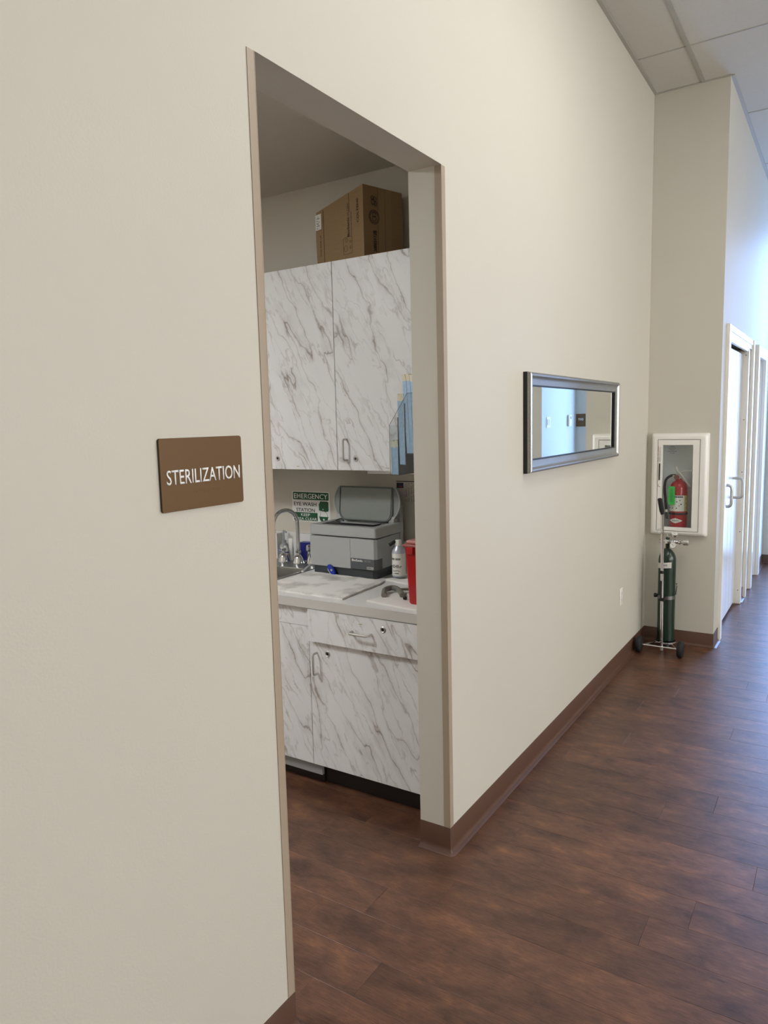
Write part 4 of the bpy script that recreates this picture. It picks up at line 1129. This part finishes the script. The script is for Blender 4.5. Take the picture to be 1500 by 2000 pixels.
obj('nozzle', tube(BM(), [(bxx-.010, by-.012, zb+ht*.965), (bxx-.032, by-.030, zb+ht*.86)], [.0075, .0085], 10), 'black_plastic', t)

# red sharps container
rz_ = ZC+.010
rt = at(806, 1060, 1, 2.46)
t = thing('sharps_container', 'red plastic sharps container on the white towel by the door jamb', 'container', (-.25, 2.50, rz_))
def taper(bm, x0, x1, y0, y1, z0, z1, g, r=.012):
    rs = []
    for z, e in ((z0, .004), (z0+.006, 0), (z1, 0)):
        f = g*(z-z0)/(z1-z0)
        rs.append([bm.verts.new(((x0+x1)/2+u, (y0+y1)/2+v, z)) for u, v in rrect(x1-x0+2*f-2*e, y1-y0+2*f-2*e, r, 4)])
    for a, b in zip(rs, rs[1:]): bridge(bm, a, b)
    bm.faces.new(rs[0][::-1]); bm.faces.new(rs[-1]); return bm
rx0 = at(798, 1180, 1, 2.44).x; rh = at(790, 1066, 1, 2.44).z
obj('bin', taper(BM(), rx0, rx0+.105, 2.44, 2.56, rz_, rh, .010), 'red_plastic', t)
obj('rim', bx((rx0-.016, 2.424, rh-.002), (rx0+.121, 2.576, rh+.009), .004), 'red_clear', t)
obj('lid', bx((rx0-.006, 2.434, rh+.009), (rx0+.111, 2.566, rh+.024), .008), 'red_clear', t)
obj('catch', bx((rx0+.008, 2.421, rh-.030), (rx0+.034, 2.428, rh-.002), .002, 1), 'red_plastic', t)

# arch-shaped grey impression tray
pc = at(765, 1160, 2, ZC+.014)
t = thing('bite_tray', 'grey arch-shaped plastic tray with ridges lying on the towel', 'tray', (pc.x, pc.y, ZC+.0095))
pa = [at(u, v, 2, ZC+.018) for u, v in ((750, 1163), (751, 1153), (759, 1149), (769, 1148), (779, 1152), (786, 1163))]
sp_ = smooth_path(pa, 6)
obj('arch', tube(BM(), sp_, [.0115]*len(sp_), 10), 'tray_grey', t)
bm = BM()
for p in sp_[2:-2:2]:
    box(bm, (p.x-.0025, p.y-.0145, p.z-.004), (p.x+.0025, p.y-.0105, p.z+.004))
obj('ridges', bm, 'letter_grey', t, smooth=False)
ha = at(781, 1151, 2, ZC+.018); obj('tray_handle', tube(BM(), [ha, ha+Vector((.045, .030, .0))], .0055, 8), 'tray_grey', t)
bq = at(791, 1170, 2, ZC+.012)
o = obj('black_clip', lathe(BM(), [(.004, 0), (.008, .002), (.009, .010), (.006, .014), (0, .015)], (bq.x, bq.y, ZC+.0095), 10), 'black_plastic'); tag(o, 'small black plastic clip at the foot of the red container', 'clip')

# blue brush in front of the cleaner
q0, q1 = at(639, 1108, 2, ZC+.015), at(654, 1124, 2, ZC+.008)
t = thing('blue_brush', 'blue oval-handled brush leaning on the base of the cleaner', 'brush', ((q0.x+q1.x)/2, q1.y, ZC))
ctr = at(648, 1113, 1, 2.780); U_ = Vector((.62, 0, -.78)).normalized(); V_ = Vector((.78, -.0, .62)).normalized()
el = [(.031*cos(2*pi*i/20), .0135*sin(2*pi*i/20)) for i in range(20)]
hd = obj('handle', prism(BM(), el, ctr+Y*.006, U_, V_, -Y, .012), 'blue_plastic', t)
obj('finger_hole', lathe(BM(), [(.006, 0), (.006, .0012), (0, .0012)], ctr+Vector((.002, -.006, 0)), 12, -Y), 'nickel', hd)
bm = BM()
for k in range(10):
    p = ctr+U_*(-.018+.0036*k)-V_*.0115
    box(bm, (p.x-.0013, p.y-.005, p.z-.009), (p.x+.0013, p.y+.005, p.z+.003))
obj('bristles', bm, 'white_plastic', t, smooth=False)

# drain hose of the cleaner
pp = [at(612, 1100, 1, UY0+.004), at(606, 1110, 1, UY0-.02), at(602, 1121, 1, UY0-.045)]
pp[0] = Vector((UX0+.004, UY0+.012, .905))
o = thing('drain_hose', 'short grey drain hose with white tip coming from under the cleaner', 'hose', (UX0, UY0, ZC))
obj('hose', tube(BM(), smooth_path([pp[0]+Vector((.02, .02, .0)), pp[0]+Vector((-.006, -.004, .0)), Vector((UX0-.016, UY0-.02, .890)), Vector((UX0-.024, UY0-.036, .876))], 5), .0065, 10), 'tube_grey', o)
obj('tip', tube(BM(), [Vector((UX0-.024, UY0-.036, .878)), Vector((UX0-.026, UY0-.040, .872))], .0075, 10), 'white_plastic', o)

# soap bottle, tubes and bin behind the faucet
def deck(u, v, y): p = at(u, v, 1, y); return p
by_ = 3.045
def dpos(u, y): return at(u, 1090, 1, y).x
zz = ZC+.0006
x = dpos(556, by_); hS = at(556, 1058, 1, by_).z-zz
t = thing('soap_bottle', 'clear pump soap bottle with blue label behind the faucet', 'soap bottle', (x, by_, zz))
obj('bottle', lathe(BM(), [(.026, 0), (.029, .004), (.029, hS*.62), (.024, hS*.80), (.012, hS*.93), (.011, hS), (0, hS)], (x, by_, zz), 22), 'soap_clear', t)
sv = (ex, ey, er); ex, ey, er = x, by_, .029
lb = wrap('label', 'soap_label', zz+hS*.42, zz+hS*.62, 225, 330, .0296, t); ex, ey, er = sv
text('Dial', (x+.002, by_-.0306, zz+hS*.52), X, Z, .024, .011, 'letter_white', lb, ext=.0004)
obj('pump', tube(BM(), smooth_path([(x, by_, zz+hS), (x, by_, zz+hS+.055), (x+.006, by_-.004, zz+hS+.062), (x+.03, by_-.012, zz+hS+.056)], 4), .0045, 8), 'soap_clear', t)
obj('pump_collar', lathe(BM(), [(.013, 0), (.013, .014), (.006, .018), (0, .018)], (x, by_, zz+hS-.006), 16), 'tube_grey', t)
# white box
x = dpos(545, 3.055); p1 = at(552, 1043, 1, 3.03).z
o = obj('white_carton', bx((x-.05, 3.030, zz), (x+.012, 3.078, p1), .002, 1), 'white_plastic'); tag(o, 'plain white carton at the back behind the soap bottle', 'carton')
# standing toothpaste-like tube
x = dpos(570, 3.02); zt2 = at(568, 1052, 1, 3.02).z
t = thing('squeeze_tube', 'white squeeze tube standing on its cap beside the faucet pipe', 'tube', (x, 3.02, zz))
tb_ = BM(); rs = []
for k, (h, a, b) in enumerate(((.024, .012, .012), (.03, .014, .014), (.08, .015, .010), (zt2-zz-.008, .017, .004), (zt2-zz, .017, .002))):
    rs.append([tb_.verts.new((x+a*cos(2*pi*i/16)-.08*(h)*.3, 3.02+b*sin(2*pi*i/16), zz+h)) for i in range(16)])
for a, b in zip(rs, rs[1:]): bridge(tb_, a, b)
tb_.faces.new(rs[0][::-1]); tb_.faces.new(rs[-1])
obj('body', tb_, 'white_plastic', t)
obj('cap', lathe(BM(), [(.011, 0), (.012, .022), (.012, .024), (0, .024)], (x, 3.02, zz), 14), 'label_white', t)
# small tub with yellow band
x = dpos(559, 3.0)+.004; t = thing('small_tub', 'small white tub with yellow band between faucet handle and tube', 'tub', (x, 2.992, DZ))
obj('tub_body', lathe(BM(), [(.016, 0), (.018, .004), (.018, .05), (.014, .058), (.006, .078), (0, .078)], (x, 2.992, DZ), 18), 'white_plastic', t)
obj('band', lathe(BM(), [(.0184, .012), (.0186, .013), (.0186, .034), (.0184, .035)], (x, 2.992, DZ), 18), 'yellow_label', t)
obj('stripe', lathe(BM(), [(.0184, .040), (.0186, .041), (.0186, .045), (.0184, .046)], (x, 2.992, DZ), 18), 'navy_plastic', t)
# blue bin
xa, xb_ = at(585, 1060, 1, 3.045).x, at(612, 1060, 1, 3.045).x+.03; ztb = at(595, 1058, 1, 3.045).z
t = thing('blue_bin', 'deep blue plastic holder in a clear tray between faucet and cleaner', 'holder', ((xa+xb_)/2, 3.05, zz))
bm = BM()
poly = [(xa+.022, zz+.004), (xb_, zz+.004), (xb_, ztb), (xa+.003, ztb-.004), (xa, ztb-.02), (xa+.014, zz+.05)]
prism(bm, [(p[0], p[1]) for p in poly], (0, 3.030, 0), X, Z, Y, .044)
obj('holder', bm, 'navy_plastic', t)
bm = BM(); ty1 = 3.026
box(bm, (xa+.010, ty1-.003, zz), (xb_, ty1, zz+.060)); box(bm, (xa+.007, ty1-.003, zz), (xa+.010, 3.076, zz+.060))
obj('clear_tray', bm, 'clear_plastic', t, smooth=False)

# ------------------------------------------------------------------ eye-wash sign
ey0 = RY1-.0008
c00 = at(570, 958, 1, ey0); c11 = at(644, 1021, 1, ey0)
ex0, ex1, sz0, sz1 = c00.x, at(644, 962, 1, ey0).x, at(600, 1018.5, 1, ey0).z, at(600, 959.5, 1, ey0).z
t = thing('eye_wash_sign', 'green and white EMERGENCY EYE WASH STATION sign on the back wall', 'sign', ((ex0+ex1)/2, ey0, sz0))
Wd, Ht = ex1-ex0, sz1-sz0
obj('plate', prism(BM(), rrect(Wd, Ht, .008), ((ex0+ex1)/2, ey0, (sz0+sz1)/2), X, Z, -Y, .0012), 'sign_white', t)
yq = ey0-.0013
def S(u, v): return ex0+Wd*u, sz1-Ht*v
def panel(u0, u1, v0, v1, m, r=.002):
    a, b = S(u0, v0), S(u1, v1)
    return obj('panel', prism(BM(), rrect(b[0]-a[0], a[1]-b[1], r, 3), ((a[0]+b[0])/2, yq, (a[1]+b[1])/2), X, Z, -Y, .0004), m, t)
def stext(s, u0, u1, v0, v1, m, par, bold=.0):
    a, b = S(u0, v0), S(u1, v1); text(s, ((a[0]+b[0])/2, yq-.0004, (a[1]+b[1])/2), X, Z, b[0]-a[0], a[1]-b[1], m, par, bold=bold, ext=.0004)
g1 = panel(.03, .97, .03, .28, 'sign_green', .005); stext('EMERGENCY', .06, .94, .08, .24, 'letter_white', g1, .006)
stext('EYE WASH', .05, .65, .36, .48, 'letter_black', t, .006); stext('STATION', .11, .60, .56, .68, 'letter_black', t, .006)
g2 = panel(.03, .67, .70, .97, 'sign_green', .003); stext('KEEP', .23, .47, .735, .825, 'letter_white', g2, .006); stext('AREA CLEAR', .05, .65, .865, .955, 'letter_white', g2, .006)
a = S(.70, .31); b = S(.96, .97); pw, ph = b[0]-a[0], a[1]-b[1]
head = [(.05, .55), (.05, .85), (.2, 1.0), (.9, 1.0), (1, .95), (1, .56), (.92, .50), (.74, .50), (.68, .44), (.62, .50), (.35, .51)]
pic = obj('pictogram', prism(BM(), [(a[0]+u*pw, b[1]+v*ph) for u, v in head], (0, yq, 0), X, Z, -Y, .0004), 'sign_green', t)
obj('eye', lathe(BM(), [(.0035, 0), (.0035, .0003), (0, .0003)], (a[0]+.45*pw, yq-.0004, b[1]+.60*ph), 12, -Y), 'sign_white', pic)
bowl = [(0, .24), (1, .24), (.93, .20), (.88, .08), (.74, 0), (.26, 0), (.12, .08), (.07, .20)]
pic = obj('pictogram', prism(BM(), [(a[0]+u*pw, b[1]+v*ph) for u, v in bowl], (0, yq, 0), X, Z, -Y, .0004), 'sign_green', t)
obj('bowl_mark', lathe(BM(), [(.0055, 0), (.0055, .0003), (0, .0003)], (a[0]+.5*pw, yq-.0004, b[1]+.10*ph), 14, -Y), 'sign_white', pic)
bm = BM()
for u in (.17, .83):
    for k in range(5): lathe(bm, [(.0018+.0004*(k < 2), 0), (.0018, .0003), (0, .0003)], (a[0]+(u+(.04 if u < .5 else -.04)*(k-2)*.6)*pw, yq, b[1]+(.26+.05*k)*ph), 8, -Y)
obj('droplets', bm, 'sign_green', t, smooth=False)

# dosage poster at right end of back wall
q0 = at(774, 939, 1, ey0); qz = at(790, 975, 1, ey0).z
qx1 = at(830, 945, 1, ey0).x
t = thing('wall_chart', 'beige wall chart with rows of dots and dark emblem behind the cleaner', 'poster', ((q0.x+qx1)/2, ey0, qz))
obj('sheet', bx((q0.x, ey0-.001, qz), (qx1, ey0, q0.z)), 'poster_beige', t, smooth=False)
obj('header', bx((q0.x, ey0-.0016, q0.z-.004), (qx1, ey0-.001, q0.z)), 'letter_black', t, smooth=False)
em = obj('emblem', bx((q0.x+.002, ey0-.0016, q0.z-.036), (q0.x+.042, ey0-.001, q0.z-.009)), 'poster_navy', t, smooth=False)
obj('emblem_stripe', bx((q0.x+.012, ey0-.0020, q0.z-.031), (q0.x+.036, ey0-.0016, q0.z-.025)), 'letter_red', em, smooth=False)
bm = BM()
for r in range(13):
    for c in range(22):
        x = q0.x+.050+c*.0075
        if x > qx1-.004 or (r*3+c*5) % 7 == 0: continue
        lathe(bm, [(.0012+.0010*((r*2+c) % 2), 0), (.0012, .0004), (0, .0004)], (x, ey0-.001, q0.z-.012-r*.0073), 6, -Y)
obj('dots', bm, 'letter_black', t, smooth=False)

# ------------------------------------------------------------------ acrylic pouch holder on the inner side of the hall wall
HY0, HY1 = 2.46, 2.68
def hp_(u, v): p = at(u, v, 1, HY0); return p.x, p.z
xw_ = -WT-.001
zb_ = hp_(763, 928)[1]; xf = hp_(762, 900)[0]; zf = hp_(760, 831)[1]; zm = hp_(795, 768)
zbk = zm[1]+.0
t = thing('pouch_holder', 'clear acrylic stepped dispenser for blue pouches by the wall cabinet', 'dispenser', ((xf+xw_)/2, (HY0+HY1)/2, zb_))
x1_, x2_ = hp_(776, 850)[0], hp_(790, 850)[0]
z1_, z2_ = hp_(785, 908)[1], hp_(797, 886)[1]
side = [(xf, zb_), (xw_, zb_), (xw_, zbk), (zm[0], zbk), (xf, zf)]
for y in (HY0, HY1-.003):
    obj('side_panel', prism(BM(), side, (0, y, 0), X, Z, Y, .003), 'clear_plastic', t, smooth=False)
def hpanel(x0, z0, x1, z1, m='clear_plastic', n='panel'): obj(n, bx((x0, HY0+.0032, z0), (x1, HY1-.0032, z1)), m, t, smooth=False)
hpanel(xf, zb_, xf+.003, zf); hpanel(x1_, zb_, x1_+.0025, hp_(773, 815)[1], 'acrylic_edge', 'divider'); hpanel(x2_, z1_, x2_+.0025, hp_(786, 788)[1], 'acrylic_edge', 'divider')
hpanel(x1_+.003, z1_-.003, x2_+.0025, z1_, 'acrylic_edge', 'shelf'); hpanel(x2_+.003, z2_-.003, xw_, z2_, 'acrylic_edge', 'shelf'); hpanel(xf+.003, zb_, x1_, zb_+.002, 'clear_plastic', 'shelf')
hpanel(xw_-.003, zb_+.004, xw_, zbk)
ed = [(xf, zb_), (xf, zf), (zm[0], zbk), (xw_, zbk)]
obj('panel_edge', tube(BM(), [Vector((p[0], HY0-.0008, p[1])) for p in ed], .0009, 5), 'acrylic_edge', t)
def pouches(n, xa, xb, zbt, ztp, lean, lab, grp):
    for k in range(n):
        xx = xa+(xb-xa)*(k+.5)/n; th = (xb-xa)/n*.95; ln = lean*(1-k/max(1, n-1)*.5)
        h = ztp-zbt-random.random()*.007
        t = thing('sterilization_pouch', lab, 'pouch', (xx, HY0+.06, zbt), grp)
        y0, y1 = HY0+.0055, HY1-.010
        def sh(b0, b1, s0, s1): 
            return prism(BM(), [(xx-th/2-ln*s0, b0), (xx+th/2-ln*s0, b0), (xx+th/2-ln*s1, b1), (xx-th/2-ln*s1, b1)], (0, y0, 0), X, Z, Y, y1-y0)
        obj('film', sh(zbt+.0005, zbt+h-.027, 0, .9), 'pouch_blue', t, smooth=False)
        obj('flap', sh(zbt+h-.0268, zbt+h, .9, 1.25), 'pouch_flap', t, smooth=False)
pouches(5, xf+.0045, x1_-.001, zb_+.0025, hp_(768, 859)[1], .003, 'small blue sterilization pouch in the front slot of the dispenser', 'pouches in the front slot')
pouches(5, x1_+.0065, x2_-.0015, z1_+.0008, hp_(777, 767)[1], .008, 'medium blue sterilization pouch in the middle slot of the dispenser', 'pouches in the middle slot')
pouches(9, x2_+.0065, xw_-.012, z2_+.0008, hp_(790, 729)[1], .016, 'long blue sterilization pouch in the rear slot of the dispenser', 'pouches in the rear slot')

# ------------------------------------------------------------------ things seen only in the mirror
t = thing('thermostat', 'white thermostat with grey display on the opposite corridor wall', 'thermostat', (XW, 8.34, 1.50))
obj('housing', bx((XW-.028, 8.295, 1.505), (XW-.0005, 8.385, 1.635), .006), 'plate_ivory', t)
obj('display', bx((XW-.0286, 8.322, 1.588), (XW-.0276, 8.362, 1.616)), 'letter_grey', t, smooth=False)
t = thing('light_switch', 'white double light switch plate at the start of the corridor', 'switch', (XW, 7.66, 1.49))
obj('cover_plate', bx((XW-.006, 7.60, 1.500), (XW-.0005, 7.715, 1.615), .002), 'plate_ivory', t)
for y in (7.635, 7.68): obj('toggle', bx((XW-.011, y-.016, 1.525), (XW-.006, y+.016, 1.592), .002, 1), 'white_plastic', t)
t = thing('exit_sign', 'small brown EXIT sign beside the glazed exit door', 'sign', (1.535, YE, 1.49))
obj('plate', bx((1.478, YE-.006, 1.495), (1.592, YE-.0005, 1.645), .002, 1), 'sign_bronze', t)
text('EXIT', (1.535, YE-.0061, 1.58), X, Z, .062, .026, 'letter_white', t, ext=.001, bold=.02)
